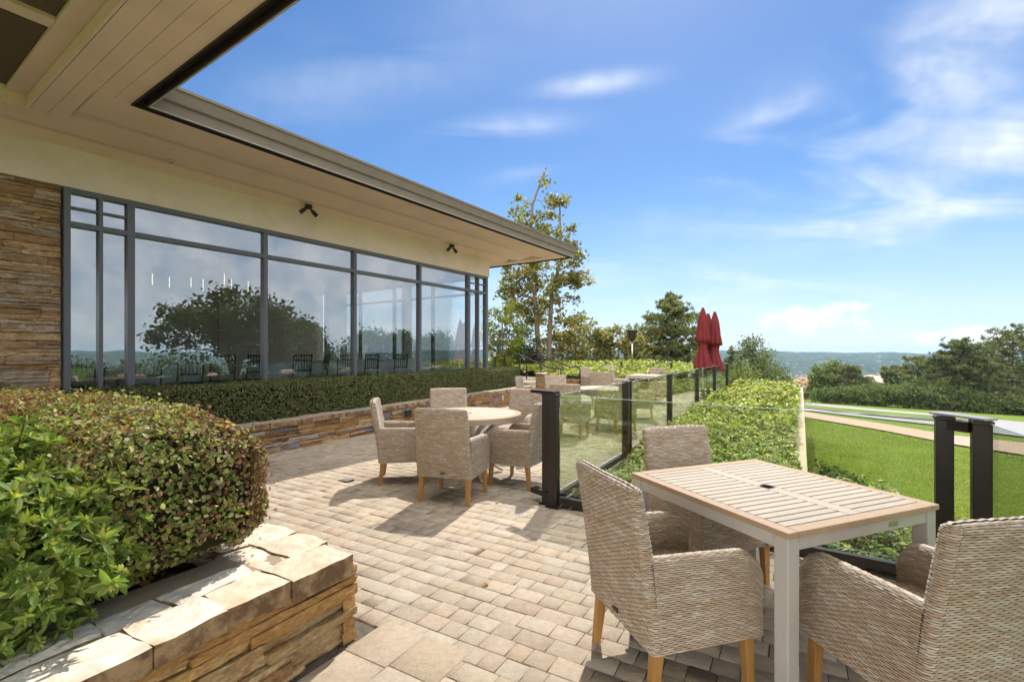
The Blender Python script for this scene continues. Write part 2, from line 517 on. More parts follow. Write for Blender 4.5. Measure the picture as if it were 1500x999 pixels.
# ------------------------------------------------------------------ ground: terrain, lawn, road, path, hills
def build_ground():
    rad = np.concatenate([np.linspace(0, 60, 61), np.geomspace(63, 9000, 60)])
    ang = np.linspace(0, 2 * math.pi, 145)[:-1]
    Rr, A = np.meshgrid(rad, ang, indexing='ij')
    X = 4 + Rr * np.sin(A); Y = 8 + Rr * np.cos(A)
    Z = terrain(X, Y) - .02
    V = np.stack([X, Y, Z], -1).reshape(-1, 3)
    n, k = len(rad), len(ang)
    i, j = np.meshgrid(np.arange(n - 1), np.arange(k), indexing='ij'); j2 = (j + 1) % k
    Q = np.stack([i * k + j, (i + 1) * k + j, (i + 1) * k + j2, i * k + j2], -1).reshape(-1, 4)[:, ::-1]
    m = bpy.data.materials.new('lawn_turf'); m.use_nodes = True
    T = NT(m.node_tree); T.n.clear()
    b = T.node('ShaderNodeBsdfPrincipled'); o = T.node('ShaderNodeOutputMaterial'); T.l.new(b.outputs[0], o.inputs[0])
    g = T.node('ShaderNodeNewGeometry').outputs['Position']
    c = T.mix(T.mapr(T.noise(g, .35, 4, .6), .35, .65), (.11, .165, .02), (.165, .22, .032))
    c = T.mix(T.math('MULTIPLY', T.mapr(T.noise(g, 14, 4, .7), .42, .66), .55), c, (.14, .20, .03))
    far = T.mapr(T.dot(g, (0.0, 1.0, 0.0)), 90, 160)
    cf = T.mix(T.mapr(T.noise(g, .02, 6, .7), .4, .6), (.04, .06, .03), (.16, .14, .10))
    c = T.mix(far, c, cf)
    T.l.new(c, b.inputs['Base Color']); b.inputs['Roughness'].default_value = .85; b.inputs['Specular IOR Level'].default_value = .15
    bp = T.node('ShaderNodeBump'); bp.inputs['Distance'].default_value = .05; bp.inputs['Strength'].default_value = .7
    T.l.new(T.noise(g, 30, 3, .7), bp.inputs['Height']); T.l.new(bp.outputs[0], b.inputs['Normal'])
    raw_mesh('ground', V, Q, np.ones(3), m, smooth=True, kind='structure')

    def strip(name, far_edge, near_edge, m, lift):
        def dens(P):
            P = [lawn_pt(*p) for p in P]; t = np.linspace(0, len(P) - 1, 60)
            return np.stack([np.interp(t, range(len(P)), [p[i] for p in P]) for i in (0, 1)], 1)
        a, b_ = dens(far_edge), dens(near_edge)
        V = []
        for p in np.concatenate([a, b_]): V.append((p[0], p[1], float(terrain(*p)) + lift))
        n = len(a)
        Q = np.array([(i, n + i, n + i + 1, i + 1) for i in range(n - 1)])
        return raw_mesh(name, np.array(V), Q, np.ones(3), m, smooth=True, kind='structure')
    strip('footpath', [(1150, 599), (1182, 604.5), (1290, 621), (1396, 639), (1500, 650), (1800, 682), (2700, 775)],
          [(1150, 606), (1182, 612.5), (1290, 631), (1396, 652), (1500, 668), (1800, 720), (2700, 860)], M['pathpave'], .05)
    strip('road', [(1140, 586.5), (1182, 590.5), (1270, 598.5), (1367, 606.5), (1440, 613.5), (1500, 619), (1800, 643), (2700, 715)],
          [(1140, 597), (1182, 602), (1266, 611.8), (1367, 623), (1430, 632), (1500, 641), (1800, 680), (2700, 775)], M['asphalt'], .05)
    # grass island between the two lanes, with kerb
    for nm, off, lift, m in (('road_kerb', .7, .13, M['concrete']), ('road_island', 0, .16, bpy.data.materials['lawn_turf'])):
        f_ = [(1140, 591.0 - off), (1182, 595 - off), (1270, 603.5 - off), (1367, 611.5 - off), (1420, 617.5 - off)]
        n_ = [(1140, 593.6 + off), (1182, 598.2 + off), (1266, 608 + off), (1367, 617 + off), (1420, 618.6 + off)]
        strip(nm, f_, n_, m, lift)
    # hills across the valley
    az = np.linspace(R(-40), R(135), 420); tt = np.linspace(0, 1, 26)
    A, Tt = np.meshgrid(az, tt, indexing='ij')
    D = 1500 + 1300 * Tt
    ridge = 58.5 + 6.5 * np.sin(A * 5 + 1) + 3.6 * np.sin(A * 13 + 2) + 2.4 * np.sin(A * 31) + 1.6 * np.sin(A * 67 + 1) + RNG.normal(0, .5, A.shape)
    prof = np.sin(np.clip(Tt * 1.35, 0, 1) * math.pi / 2) ** .8
    Zz = -58 + ridge * prof * (1 + .13 * (D / 1500 - 1)) + RNG.normal(0, 1.2, A.shape) * (Tt > 0)
    V = np.stack([D * np.sin(A), D * np.cos(A), Zz], -1).reshape(-1, 3)
    n, k = A.shape
    i, j = np.meshgrid(np.arange(n - 1), np.arange(k - 1), indexing='ij')
    Q = np.stack([i * k + j, (i + 1) * k + j, (i + 1) * k + j + 1, i * k + j + 1], -1).reshape(-1, 4)
    m = bpy.data.materials.new('wooded_hill'); m.use_nodes = True
    T = NT(m.node_tree); T.n.clear()
    b = T.node('ShaderNodeBsdfPrincipled'); o = T.node('ShaderNodeOutputMaterial'); T.l.new(b.outputs[0], o.inputs[0])
    g = T.node('ShaderNodeNewGeometry').outputs['Position']
    mp = T.node('ShaderNodeMapping'); T.l.new(g, mp.inputs[0]); mp.inputs['Scale'].default_value = (1, 1, 3.0)
    c = T.mix(T.mapr(T.noise(mp.outputs[0], .02, 6, .7), .35, .65), (.012, .03, .016), (.06, .085, .045))
    c = T.mix(T.mapr(T.noise(mp.outputs[0], .045, 2, .5), .64, .70), c, (.38, .33, .27))
    T.l.new(c, b.inputs['Base Color']); b.inputs['Roughness'].default_value = 1; b.inputs['Specular IOR Level'].default_value = 0
    raw_mesh('hills', V, Q, np.ones(3), m, smooth=True, kind='structure')


build_ground()

# ------------------------------------------------------------------ terrace: paving, bed, kerb wall
RA = np.array([.40, 4.55])                       # corner post of the glass railing
def rail(t): return RA + UP * t
RB = np.array([2.66, 2.96])                      # the second corner of the railing
KERB = [gp(1181, 585, .0) + UP * 5, gp(1181, 585, .0), gp(1178.5, 684.6, 0), gp(1178.5, 684.6, 0) - UP * 1.1]


def inside(P, poly):
    x, y = P[:, 0], P[:, 1]; r = np.zeros(len(P), bool)
    for (x1, y1), (x2, y2) in zip(poly, np.roll(poly, -1, 0)):
        c = ((y1 > y) != (y2 > y)); with_ = (x2 - x1) * (y - y1) / (y2 - y1 + 1e-12) + x1
        r ^= c & (x < with_)
    return r


PATIO = np.array([rail(-.02), rail(16.6), rail(16.6) - NP * 12, rail(-13) - NP * 12, RB - UP * 9, RB])


def build_paving():
    pal = [(.495, .415, .315), (.48, .395, .295), (.505, .43, .34), (.46, .38, .285), (.49, .395, .29)]
    V = []; Q = []; Cc = []; k = 0
    rows = int(34 / .126)
    g = .0015
    for r in range(rows):
        v0 = -14 + r * .126
        u = -13 + random.random() * .3
        while u < 9:
            ln = random.choice((.10, .126, .126, .19, .19, .155))
            a = RA + NP * (u + ln / 2) + UP * (v0 + .063)
            V.append((a[0], a[1], ln, .126)); u += ln
    P = np.array(V)
    P = P[inside(P[:, :2], PATIO)]
    # two courses of larger slabs along the foreground planter
    o = np.array([-.80, 2.46]) + NP * .03; q = P[:, :2] - o; e_ = q @ NP; f_ = q @ UP
    P = P[~((e_ > -.5) & (e_ < .545 - P[:, 2] / 2) & (f_ < .195 - .063))]
    big = []
    for i in range(2):
        v = .20
        while v > -9: ln = .30 if i == 0 else .28; big.append((*(o + NP * (.0 + .275 * i + .1375) + UP * (v - ln / 2)), .275, ln)); v -= ln
    P = np.concatenate([P, np.array(big)])
    n = len(P)
    hx = P[:, 2] / 2 - g; hy = P[:, 3] / 2 - g
    z = RNG.normal(0, .0016, n); z[-len(big):] = .0045
    sg = np.array([(-1, -1), (1, -1), (1, 1), (-1, 1)])
    def ring(shrink, dz, jit):
        lx = sg[None, :, 0] * (hx[:, None] - shrink) + RNG.normal(0, jit, (n, 4)); ly = sg[None, :, 1] * (hy[:, None] - shrink) + RNG.normal(0, jit, (n, 4))
        XY = P[:, None, :2] + lx[..., None] * NP + ly[..., None] * UP
        return np.concatenate([XY, (z[:, None] + dz + RNG.normal(0, .0006, (n, 4)))[..., None]], -1)
    Vv = np.concatenate([ring(0, -.014, .0014), ring(.0009, -.0022, .0012), ring(.0034, 0, .0012)], 1).reshape(-1, 3)
    base = (np.arange(n) * 12)[:, None]
    q = [base + np.array([[8, 9, 10, 11]])]
    for lo in (0, 4):
        for i in range(4):
            j = (i + 1) % 4
            q.append(base + np.array([[lo + i, lo + j, lo + 4 + j, lo + 4 + i]]))
    c = np.array(pal)[RNG.choice(len(pal), n)] * (1 + RNG.normal(0, .035, (n, 1))) * (1 + RNG.normal(0, .009, (n, 3)))
    raw_mesh('patio_paving', Vv, np.concatenate(q), np.repeat(c, 12, 0), M['paver'], kind='structure')
    mb = MB()
    mb.prism([tuple(p) for p in PATIO][::-1], -.6, -.009)
    mb.build('patio_base', M['joint'], kind='structure')
    # planting bed between railing and kerb wall
    bed = [rail(0) + NP * .1, rail(19.5) + NP * .1, KERB[0], KERB[2], KERB[3], RB + NP * 1.55 - UP * .25, RB + NP * 1.55 - UP * 5, RB - UP * 5 + NP * .05, RB + NP * .06 + UP * .06]
    mb = MB(); mb.prism([tuple(p) for p in bed][::-1], -.7, -.03); mb.build('planting_bed', M['soil'], kind='structure')
    t = thing('retaining_wall', 'long pale concrete kerb wall edging the bright ground cover above the lawn', 'wall', (*KERB[2], 0))
    o = Vector((*KERB[2], 0))
    mb = MB()
    pts = [KERB[0], KERB[2], KERB[3]]
    def seg(a, b, w0, w1, z0, z1):
        a, b = np.array(a), np.array(b); d = (b - a) / np.linalg.norm(b - a); s = np.array([-d[1], d[0]])
        mb.prism([tuple(q) for q in (a - s * w0, b - s * w0, b - s * w1, a - s * w1)], z0, z1)
    seg(KERB[0] - KERB[2], KERB[3] - KERB[2], 0.015, .20, -2.0, .0)
    mb.build('wall', M['concrete'], t)
    mb = MB(); seg(KERB[0] - KERB[2], KERB[3] - KERB[2], -.01, .235, .003, .055); mb.build('coping', M['concrete'], t, bevel=.008)


build_paving()

# ------------------------------------------------------------------ stone work
STONE = [(.30, .17, .075), (.38, .235, .11), (.45, .30, .15), (.26, .235, .21), (.33, .29, .235), (.22, .205, .20), (.46, .37, .25), (.24, .135, .07), (.42, .25, .095), (.20, .21, .235)]
CAPS = [(.82, .75, .64), (.80, .70, .55), (.84, .79, .70), (.77, .65, .49), (.80, .74, .65)]


def stone_block(mb, o, ex, ey, nrm, lx, ly, depth, col, rough=.008, edge=.006, nx=None, ny=None, crook=None):
    """one rough stone: front face lx by ly at o (its lower corner), outward nrm"""
    nx = nx or max(3, min(14, int(lx / .035) + 2)); ny = ny or max(3, min(6, int(ly / .03) + 2))
    o, ex, ey, nrm = (np.array(q, float) for q in (o, ex, ey, nrm))
    a = np.linspace(0, 1, nx); b = np.linspace(0, 1, ny)
    Aa, Bb = np.meshgrid(a, b, indexing='ij')
    j = RNG.normal(0, 1, 8)
    pu = Aa * lx; pv = Bb * ly
    # crooked outline
    ck = crook if crook else rough * .7
    pv = pv + (Bb - .5) * 2 * ck * (np.sin(Aa * (3 + abs(j[0]) * 2) + j[1]) * .6 + np.sin(Aa * lx * 38 + j[4] * 5) * .3) - (Bb - .5) * abs(j[2]) * .004
    pu = pu + (Aa - .5) * 2 * ck * np.sin(Bb * 3 + j[3])
    h = rough * (np.sin(Aa * lx * 22 + j[4] * 3) * .5 + np.sin(Bb * ly * 45 + Aa * 3 + j[5] * 3) * .5) + RNG.normal(0, rough * .35, Aa.shape) + j[6] * rough * .8
    h = h + (Bb - .5) * j[7] * rough
    rim = np.minimum(np.minimum(Aa, 1 - Aa) * (nx - 1), np.minimum(Bb, 1 - Bb) * (ny - 1))
    h = np.where(rim < .5, h * .5 - edge, h)
    P = o + pu[..., None] * ex + pv[..., None] * ey + h[..., None] * nrm
    V = list(P.reshape(-1, 3)); Fc = []
    for i in range(nx - 1):
        for k in range(ny - 1): Fc.append((i * ny + k, (i + 1) * ny + k, (i + 1) * ny + k + 1, i * ny + k + 1))
    ring = [i * ny for i in range(nx)] + [(nx - 1) * ny + k for k in range(1, ny)] + [i * ny + ny - 1 for i in range(nx - 2, -1, -1)] + [k for k in range(ny - 2, 0, -1)]
    n0 = len(V)
    for q in ring: V.append(V[q] - nrm * (depth + h.reshape(-1)[q]))
    m = len(ring)
    for i in range(m): Fc.append((ring[i], n0 + i, n0 + (i + 1) % m, ring[(i + 1) % m]))
    if np.dot(np.cross(ex, ey), nrm) < 0: Fc = [tuple(reversed(f)) for f in Fc]
    mb.add(V, Fc, col)


def ledge_wall(mb, a, b, nrm, z0, z1, hmin=.035, hmax=.12, lmin=.14, lmax=.5, depth=.08, rough=.009, pal=STONE, relief=.013):
    """courses of irregular ledge stone on the vertical face from a to b"""
    a, b = np.array(a, float), np.array(b, float); L = np.linalg.norm(b - a); ex = np.array([*(b - a) / L, 0]); nrm = np.array([*nrm, 0.])
    z = z0
    while z < z1 - .015:
        h = random.uniform(hmin, hmax)
        if z1 - z - h < hmin: h = z1 - z
        u = 0
        while u < L - .01:
            l = random.uniform(lmin, lmax) * (1.3 if h > .08 else 1)
            if L - u - l < lmin * .7: l = L - u
            parts = [(0, h)] if h < .075 or random.random() < .5 else ((lambda f: [(0, h * f), (h * f, h * (1 - f))])(random.uniform(.35, .65)))
            for z_, hh in parts:
                c = np.array(random.choice(pal)) * random.uniform(.8, 1.2)
                d = random.uniform(-relief, relief)
                o = np.array([*a, 0]) + ex * (u + .003) + np.array([0, 0, z + z_ + .0025]) + nrm * d
                stone_block(mb, o, ex, (0, 0, 1), nrm, l - .006, hh - .005, depth + d, c, rough)
            u += l
        z += h


def coping_run(mb, a, b, inward, width, z, thick=.07, lmin=.25, lmax=.6, rows=2, pal=CAPS, gap=.008):
    a, b = np.array(a, float), np.array(b, float); L = np.linalg.norm(b - a); ex = np.array([*(b - a) / L, 0]); inw = np.array([*inward, 0.])
    fr = [0, 1] if rows == 1 else [0, random.uniform(.5, .62), 1]
    for r in range(rows):
        u = -.015 if r == 0 else 0
        while u < L - .01:
            l = random.uniform(lmin, lmax)
            if L - u - l < lmin * .7: l = L - u
            w0, w1 = fr[r] * width, fr[r + 1] * width
            c = np.array(random.choice(pal)) * random.uniform(.88, 1.1)
            o = np.array([*a, z]) + ex * (u + .004) + inw * (w0 + (.004 if r else -.02 + random.uniform(-.012, .012)))
            stone_block(mb, o + np.array([0, 0, random.uniform(-.002, .003)]), ex, inw, (0, 0, 1), l - gap, w1 - w0 - gap * .6 + (.0 if r else .02), thick + random.uniform(0, .02), c, .0045, .005, max(6, int(l / .03)), 8, .010)
            u += l


def near_planter():
    c = np.array([-.80, 2.46])                       # outer corner
    h = .45
    t = thing('stone_planter', 'low golden ledge stone planter in the left foreground with pale coping stones', 'planter')
    mb = MB()
    e1 = c - UP * 3.2
    FP = [(.44, .24, .085), (.52, .31, .115), (.58, .38, .15), (.34, .19, .085), (.50, .36, .19), (.46, .26, .09), (.58, .40, .19)]
    ledge_wall(mb, e1, c, NP, 0.0, h - .075, .03, .095, .25, .85, rough=.007, pal=FP, relief=.022)
    ledge_wall(mb, c, c - NP * 4.5, UP, 0.0, h - .075, .04, .13, .2, .6, pal=FP)
    mb.build('stone_facing', M['stone'], t)
    mb = MB()
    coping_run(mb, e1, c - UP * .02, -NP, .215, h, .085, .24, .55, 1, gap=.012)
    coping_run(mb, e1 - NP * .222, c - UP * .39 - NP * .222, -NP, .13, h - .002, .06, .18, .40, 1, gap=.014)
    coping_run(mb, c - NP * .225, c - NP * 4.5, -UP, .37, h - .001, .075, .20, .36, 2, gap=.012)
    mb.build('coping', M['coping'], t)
    mb = MB()
    for a_, b_, z_ in ((.06, .52, h - .012), (.5, 4.5, .2)):
        mb.prism([tuple(q) for q in (c - UP * .06 - NP * a_, c - UP * .06 - NP * b_, c - UP * 3.2 - NP * b_, c - UP * 3.2 - NP * a_)], 0, z_)
    mb.prism([tuple(q) for q in (c - UP * .06 - NP * .521, c - UP * .06 - NP * 4.5, c - UP * .44 - NP * 4.5, c - UP * .44 - NP * .521)], 0, h - .013)
    mb.build('mortar_core', M['mortar'], t)
    mb = MB()
    s0 = c - NP * .50 - UP * .40
    g = []
    n = 30; a = np.linspace(0, 4.0, n); b_ = np.linspace(0, 2.8, n)
    A, Bq = np.meshgrid(a, b_, indexing='ij')
    XY = s0 - A[..., None] * NP - Bq[..., None] * UP
    Z = h - .045 + .025 * wob(np.stack([A, Bq, A * 0], -1).reshape(-1, 3), 2.2).reshape(A.shape)
    V = np.concatenate([XY, Z[..., None]], -1).reshape(-1, 3)
    q = [(i * n + j, (i + 1) * n + j, (i + 1) * n + j + 1, i * n + j + 1) for i in range(n - 1) for j in range(n - 1)]
    mb.add(V, q); mb.build('soil', M['soil'], t, smooth=True)
    # leaf litter on the soil
    n = 900
    p = s0 - RNG.uniform(0, 2.0, (n, 1)) * NP - RNG.uniform(0, 1.6, (n, 1)) * UP
    P = np.concatenate([p, np.full((n, 1), h - .015) + RNG.uniform(-.01, .02, (n, 1))], 1)
    leaves('leaf_litter', P, RNG.normal(0, .4, (n, 3)) + (0, 0, 1), RNG.uniform(.02, .055, n), pick([(.18, .09, .035), (.30, .12, .04), (.10, .06, .035), (.35, .24, .10)], n), M['leaf'], None, kind='stuff')
    return c, h


NPC, NPH = near_planter()

PW = [gp(396, 667), gp(546, 637), np.array([.60, 14.45])]      # base line of the long planter's front
PW0 = PW[0] - (PW[1] - PW[0]) * 1.6


def long_planter():
    h = .45
    d = (PW[2] - PW0); d = d / np.linalg.norm(d); nrm = np.array([d[1], -d[0]])
    t = thing('stone_planter', 'long low ledge stone planter wall running under the restaurant windows', 'planter')
    mb = MB(); ledge_wall(mb, PW0, PW[2], nrm, 0, h - .06, .045, .12, .16, .5, rough=.010)
    ledge_wall(mb, PW[2], PW[2] - nrm * .9, d, 0, h - .06, .045, .12, .16, .4)
    mb.build('stone_facing', M['stone'], t)
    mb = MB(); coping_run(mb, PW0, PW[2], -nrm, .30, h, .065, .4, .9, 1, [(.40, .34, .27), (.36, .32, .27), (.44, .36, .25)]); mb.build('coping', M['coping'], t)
    mb = MB(); i0, i1 = PW0 - nrm * .05, PW[2] - nrm * .05
    mb.prism([tuple(q) for q in (i0, i1, i1 - nrm * 1.0, i0 - nrm * 2.2)][::-1], 0, h - .07); mb.build('soil', M['soil'], t)
    # two small fittings let into the stone face
    for px, z, s, m, nm in ((597, .255, (.17, .12), M['darkmetal'], 'step_light'), (735, .245, (.12, .12), M['silver'], 'outlet_cover')):
        k = (px - CX) / F; a = PW0
        u = (k * a[1] - a[0]) / (d[0] - k * d[1]); p = a + d * u + nrm * .012
        mb = MB(); mb.box((p[0], p[1], z), (s[0], .05, s[1]), math.degrees(math.atan2(nrm[0], nrm[1]))); mb.build(nm, m, t, bevel=.004)
    return d, nrm


PD, PN = long_planter()

# ------------------------------------------------------------------ the building
NW = -2.10                                    # n of the window plane
ZH, ZT, ZF = 3.67, 3.185, .50                 # head, transom, floor
U0, U1 = Bu(NW, 92), Bu(NW, 712)
ZS = 4.20


def build_building():
    t = thing('restaurant_building', 'low restaurant building with wide window wall and deep tan overhanging roof', 'building')
    # stucco band and lower wall
    mb = MB()
    def wall(n0, n1, u0, u1, z0, z1):
        mb.prism([B(n0, u0, 0)[:2], B(n1, u0, 0)[:2], B(n1, u1, 0)[:2], B(n0, u1, 0)[:2]], z0, z1)
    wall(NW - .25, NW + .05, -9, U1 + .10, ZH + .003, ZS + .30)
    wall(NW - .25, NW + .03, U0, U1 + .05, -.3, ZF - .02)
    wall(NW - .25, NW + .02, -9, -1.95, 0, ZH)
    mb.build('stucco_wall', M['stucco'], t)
    mb = MB()
    mb.prism([B(NW - .25, -1.9, 0)[:2], B(NW - .06, -1.9, 0)[:2], B(NW - .06, U0 - .02, 0)[:2], B(NW - .25, U0 - .02, 0)[:2]], 0, ZH - .01, (.12, .09, .065))
    ledge_wall(mb, B(NW + .0, -1.9, 0)[:2], B(NW + .0, U0 - .02, 0)[:2], NB, 0.0, ZH - .005, .045, .115, .14, .6, rough=.006, relief=.02,
               pal=[(.48, .30, .17), (.55, .35, .18), (.53, .41, .29), (.46, .37, .29), (.38, .24, .14), (.60, .42, .23), (.50, .40, .30)])
    mb.build('stone_pillar', M['stone'], t)
    # floor, ceiling, back walls of the room
    mb = MB(); mb.prism([B(NW - .02, -6, 0)[:2], B(NW - .02, U1, 0)[:2], B(-10, U1, 0)[:2], B(-10, -6, 0)[:2]][::-1], -.3, ZF); mb.build('room_floor', M['carpet'], t)
    mb = MB(); mb.prism([B(NW - .26, -6, 0)[:2], B(NW - .26, U1, 0)[:2], B(-10, U1, 0)[:2], B(-10, -6, 0)[:2]][::-1], 3.72, 3.8); mb.build('room_ceiling', M['room'], t)
    mb = MB()
    wall(-10.2, -10, -6, U1, ZF, 3.72); wall(-10, NW - .26, -6.2, -6, ZF, 3.72)
    for a in (1.0, 3.2, 5.4): wall(-9.99, -9.9, a, a + 1.3, ZF, 3.2)
    mb.build('room_wall', M['room'], t)
    mb = MB()
    wall(-8.2, -7.9, U1 - 1.2, U1 - .5, ZF + .01, 3.70); mb.build('curtain', M['curtain'], t)
    mb = MB(); wall(-5.2, -5.05, U1 - .42, U1 - .12, ZF + .01, 3.70); mb.build('curtain', M['curtain'], t)
    # windows
    bays = [(92, 190, True), (190, 387, False), (387, 518, False), (518, 613.5, False), (613.5, 685, False), (685, 712, True)]
    for a, b, grid in bays:
        u0, u1 = Bu(NW, a), Bu(NW, b)
        mb = MB(); w, dp = .066, .13
        def vert(u, ww, z0=ZF, z1=ZH):
            mb.prism([B(NW - dp / 2, u - ww / 2, 0)[:2], B(NW + dp / 2, u - ww / 2, 0)[:2], B(NW + dp / 2, u + ww / 2, 0)[:2], B(NW - dp / 2, u + ww / 2, 0)[:2]], z0, z1)
        def horz(z, hh, ua, ub, q=.004):
            mb.prism([B(NW - dp / 2 + q, ua, 0)[:2], B(NW + dp / 2 - q, ua, 0)[:2], B(NW + dp / 2 - q, ub, 0)[:2], B(NW - dp / 2 + q, ub, 0)[:2]], z - hh / 2, z + hh / 2)
        if a == 92: vert(u0 + w / 2, w)
        last = b == 712
        vert(u1 - (w / 2 if last else 0), w * (1.0 if b in (387, 518, 613.5) else 1.35))
        lo, hi = u0 + (w if a == 92 else w / 2), u1 - (w if last else w / 2)
        horz(ZH - .035, .07, lo, hi); horz(ZT, .07, lo, hi); horz(ZF + .05, .10, lo, hi)
        if grid:
            um = (u0 + u1) / 2 + (.02 if a == 92 else 0); vert(um, .045, ZF + .1, ZH - .07)
            for aa, bb in ((lo, um - .0225), (um + .0225, hi)): horz((ZT + ZH - .035) / 2, .03, aa, bb, .02)
        fr = mb.build('window', M['frame'], t)
        mb = MB()
        for z0, z1 in ((ZF + .08, ZT), (ZT, ZH - .05)):
            jit = random.uniform(-.002, .002)
            mb.poly([B(NW + jit, lo, z0), B(NW, hi, z0), B(NW - jit, hi, z1), B(NW, lo, z1)])
        mb.build('pane', M['winglass'], fr)
    # glazed end wall
    mb = MB(); n1 = NW - 7.4
    for n in np.linspace(NW - .3, n1, 5):
        mb.prism([B(n - .04, U1 - .10, 0)[:2], B(n + .04, U1 - .10, 0)[:2], B(n + .04, U1, 0)[:2], B(n - .04, U1, 0)[:2]], ZF, ZH)
    for z in (ZF + .05, ZT, ZH - .035):
        mb.prism([B(n1, U1 - .09, 0)[:2], B(NW - .07, U1 - .09, 0)[:2], B(NW - .07, U1 - .01, 0)[:2], B(n1, U1 - .01, 0)[:2]], z - .035, z + .035)
    fr = mb.build('window', M['frame'], t)
    mb = MB(); mb.poly([B(NW - .07, U1 - .05, ZF), B(n1, U1 - .05, ZF), B(n1, U1 - .05, ZH), B(NW - .07, U1 - .05, ZH)])
    mb.build('pane', glassmat('end_glass', (.85, .9, .9), .05, .6), fr)
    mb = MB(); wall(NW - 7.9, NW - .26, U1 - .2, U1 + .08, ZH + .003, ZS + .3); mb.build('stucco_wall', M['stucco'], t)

    # soffit: facade arm in shallow folded boards, near arm flat with a raised coffer
    UT = Bu(0, 832)                            # far tip
    prof = [(0, ZS), (-.66, ZS), (-1.05, ZS + .10), (-1.47, ZS), (-1.85, ZS + .09), (-2.04, ZS), (NW - .26, ZS)]
    mb = MB()
    for (na, za), (nb_, zb) in zip(prof, prof[1:]):
        mb.poly([B(na, -.30, za), B(nb_, -.30, zb), B(nb_, UT, zb), B(na, UT, za)])
        # run on under the near arm until the coffer
        mb.poly([B(na, -6, za), B(nb_, -6, zb), B(nb_, -.30, zb), B(na, -.30, za)]) if na < -1.0 else None
    for (na, za), (nb_, zb) in zip(prof[:3], prof[1:3]):
        pass
    mb.poly([B(NW - .26, U1 + .08, ZS), B(-9.5, U1 + .08, ZS), B(-9.5, UT, ZS), B(NW - .26, UT, ZS)])
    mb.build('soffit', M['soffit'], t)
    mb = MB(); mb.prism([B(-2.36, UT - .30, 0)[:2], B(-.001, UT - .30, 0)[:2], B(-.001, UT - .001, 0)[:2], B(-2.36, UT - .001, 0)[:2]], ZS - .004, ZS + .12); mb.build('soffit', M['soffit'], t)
    # near arm boards (gaps between boards are real)
    mb = MB()
    edges = [0, -.152, -.305, -.458, -.61]
    for a, b in zip(edges, edges[1:]):
        lo = -1.05 if a <= -.3 else 0.0
        mb.prism([B(lo, b + .002, 0)[:2], B(15, b + .002, 0)[:2], B(15, a - .002, 0)[:2], B(lo, a - .002, 0)[:2]], ZS + .001, ZS + .03)
    mb.prism([B(-1.05, -.305, 0)[:2], B(.002, -.305, 0)[:2], B(.002, .0, 0)[:2], B(-1.05, 0, 0)[:2]], ZS + .064, ZS + .08)
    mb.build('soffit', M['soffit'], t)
    mb = MB()
    zc = ZS + .13
    mb.prism([B(-1.05, -.635, 0)[:2], B(15, -.635, 0)[:2], B(15, -.612, 0)[:2], B(-1.05, -.612, 0)[:2]], ZS + .0005, zc + .03)
    def slab(n0, n1, u0, u1, z0, z1): mb.prism([B(n0, u0, 0)[:2], B(n1, u0, 0)[:2], B(n1, u1, 0)[:2], B(n0, u1, 0)[:2]], z0, z1)
    slab(-1.05, 15, -.80, -.636, zc, zc + .05)
    slab(-1.075, -1.051, -6, -.612, ZS - .004, zc + .05)
    gr = []
    n = -1.05
    for k in range(9):
        a = -.92 + k * 1.78 if k else -1.05
        slab(a if k == 0 else a - .16, a + (.04 if k == 0 else .0), -2.2, -.801, zc, zc + .05)
    slab(-1.05, 15, -6, -2.201, zc, zc + .05)
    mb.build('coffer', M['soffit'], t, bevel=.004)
    for k in range(4):
        a = -1.01 if k == 0 else -.92 + k * 1.78; b = -.92 + (k + 1) * 1.78 - .16
        mb = MB()
        mb.prism([B(a, -2.2, 0)[:2], B(b, -2.2, 0)[:2], B(b, -.801, 0)[:2], B(a, -.801, 0)[:2]], zc + .075, zc + .08, (1, 1, 1))
        s = a + .012
        while s < b - .01:
            mb.prism([B(s, -2.2, 0)[:2], B(s + .008, -2.2, 0)[:2], B(s + .008, -.801, 0)[:2], B(s, -.801, 0)[:2]], zc + .035, zc + .06); s += .03
        vg = mb.build('vent_grille', M['grate'], t)
        mb = MB(); um = -1.5; mb.prism([B(a, um, 0)[:2], B(b, um, 0)[:2], B(b, um + .012, 0)[:2], B(a, um + .012, 0)[:2]], zc + .02, zc + .034); mb.build('grille_bar', M['grate'], vg)
    # roof body above the soffit
    mb = MB()
    mb.prism([B(.10, 0.10, 0)[:2], B(15, .10, 0)[:2], B(15, -8, 0)[:2], B(-11, -8, 0)[:2], B(-11, UT + .1, 0)[:2], B(.1, UT + .1, 0)[:2]], ZS + .305, ZS + .36)
    mb.build('roof', M['fascia'], t)
    # eaves edge: dark slot, two stepped fascia boards and the gutter lip, swept round the corner
    def sweep(prof, name, m):
        st = [(lambda o: B(-9.5, UT + o, 0)), (lambda o: B(o, UT + o, 0)), (lambda o: B(o, o, 0)), (lambda o: B(15, o, 0))]
        V = []; Fc = []; k = len(prof)
        for f in st:
            for o, z in prof:
                p = f(o); V.append((p[0], p[1], z))
        for i in range(3):
            for j in range(k - 1): Fc.append((i * k + j, i * k + j + 1, (i + 1) * k + j + 1, (i + 1) * k + j))
        mb = MB(); mb.add(V, Fc); mb.build(name, m, t)
    sweep([(-.002, ZS + .03), (-.002, ZS - .012), (.012, ZS - .012), (.012, ZS + .05), (.10, ZS + .05), (.10, ZS - .02), (.115, ZS - .02), (.115, ZS + .0)], 'eaves_slot', M['slot'])
    sweep([(.116, ZS - .004), (.13, ZS - .004), (.145, ZS + .115), (.165, ZS + .12), (.18, ZS + .13), (.215, ZS + .25), (.235, ZS + .262), (.235, ZS + .285), (.05, ZS + .30)], 'fascia', M['fascia'])
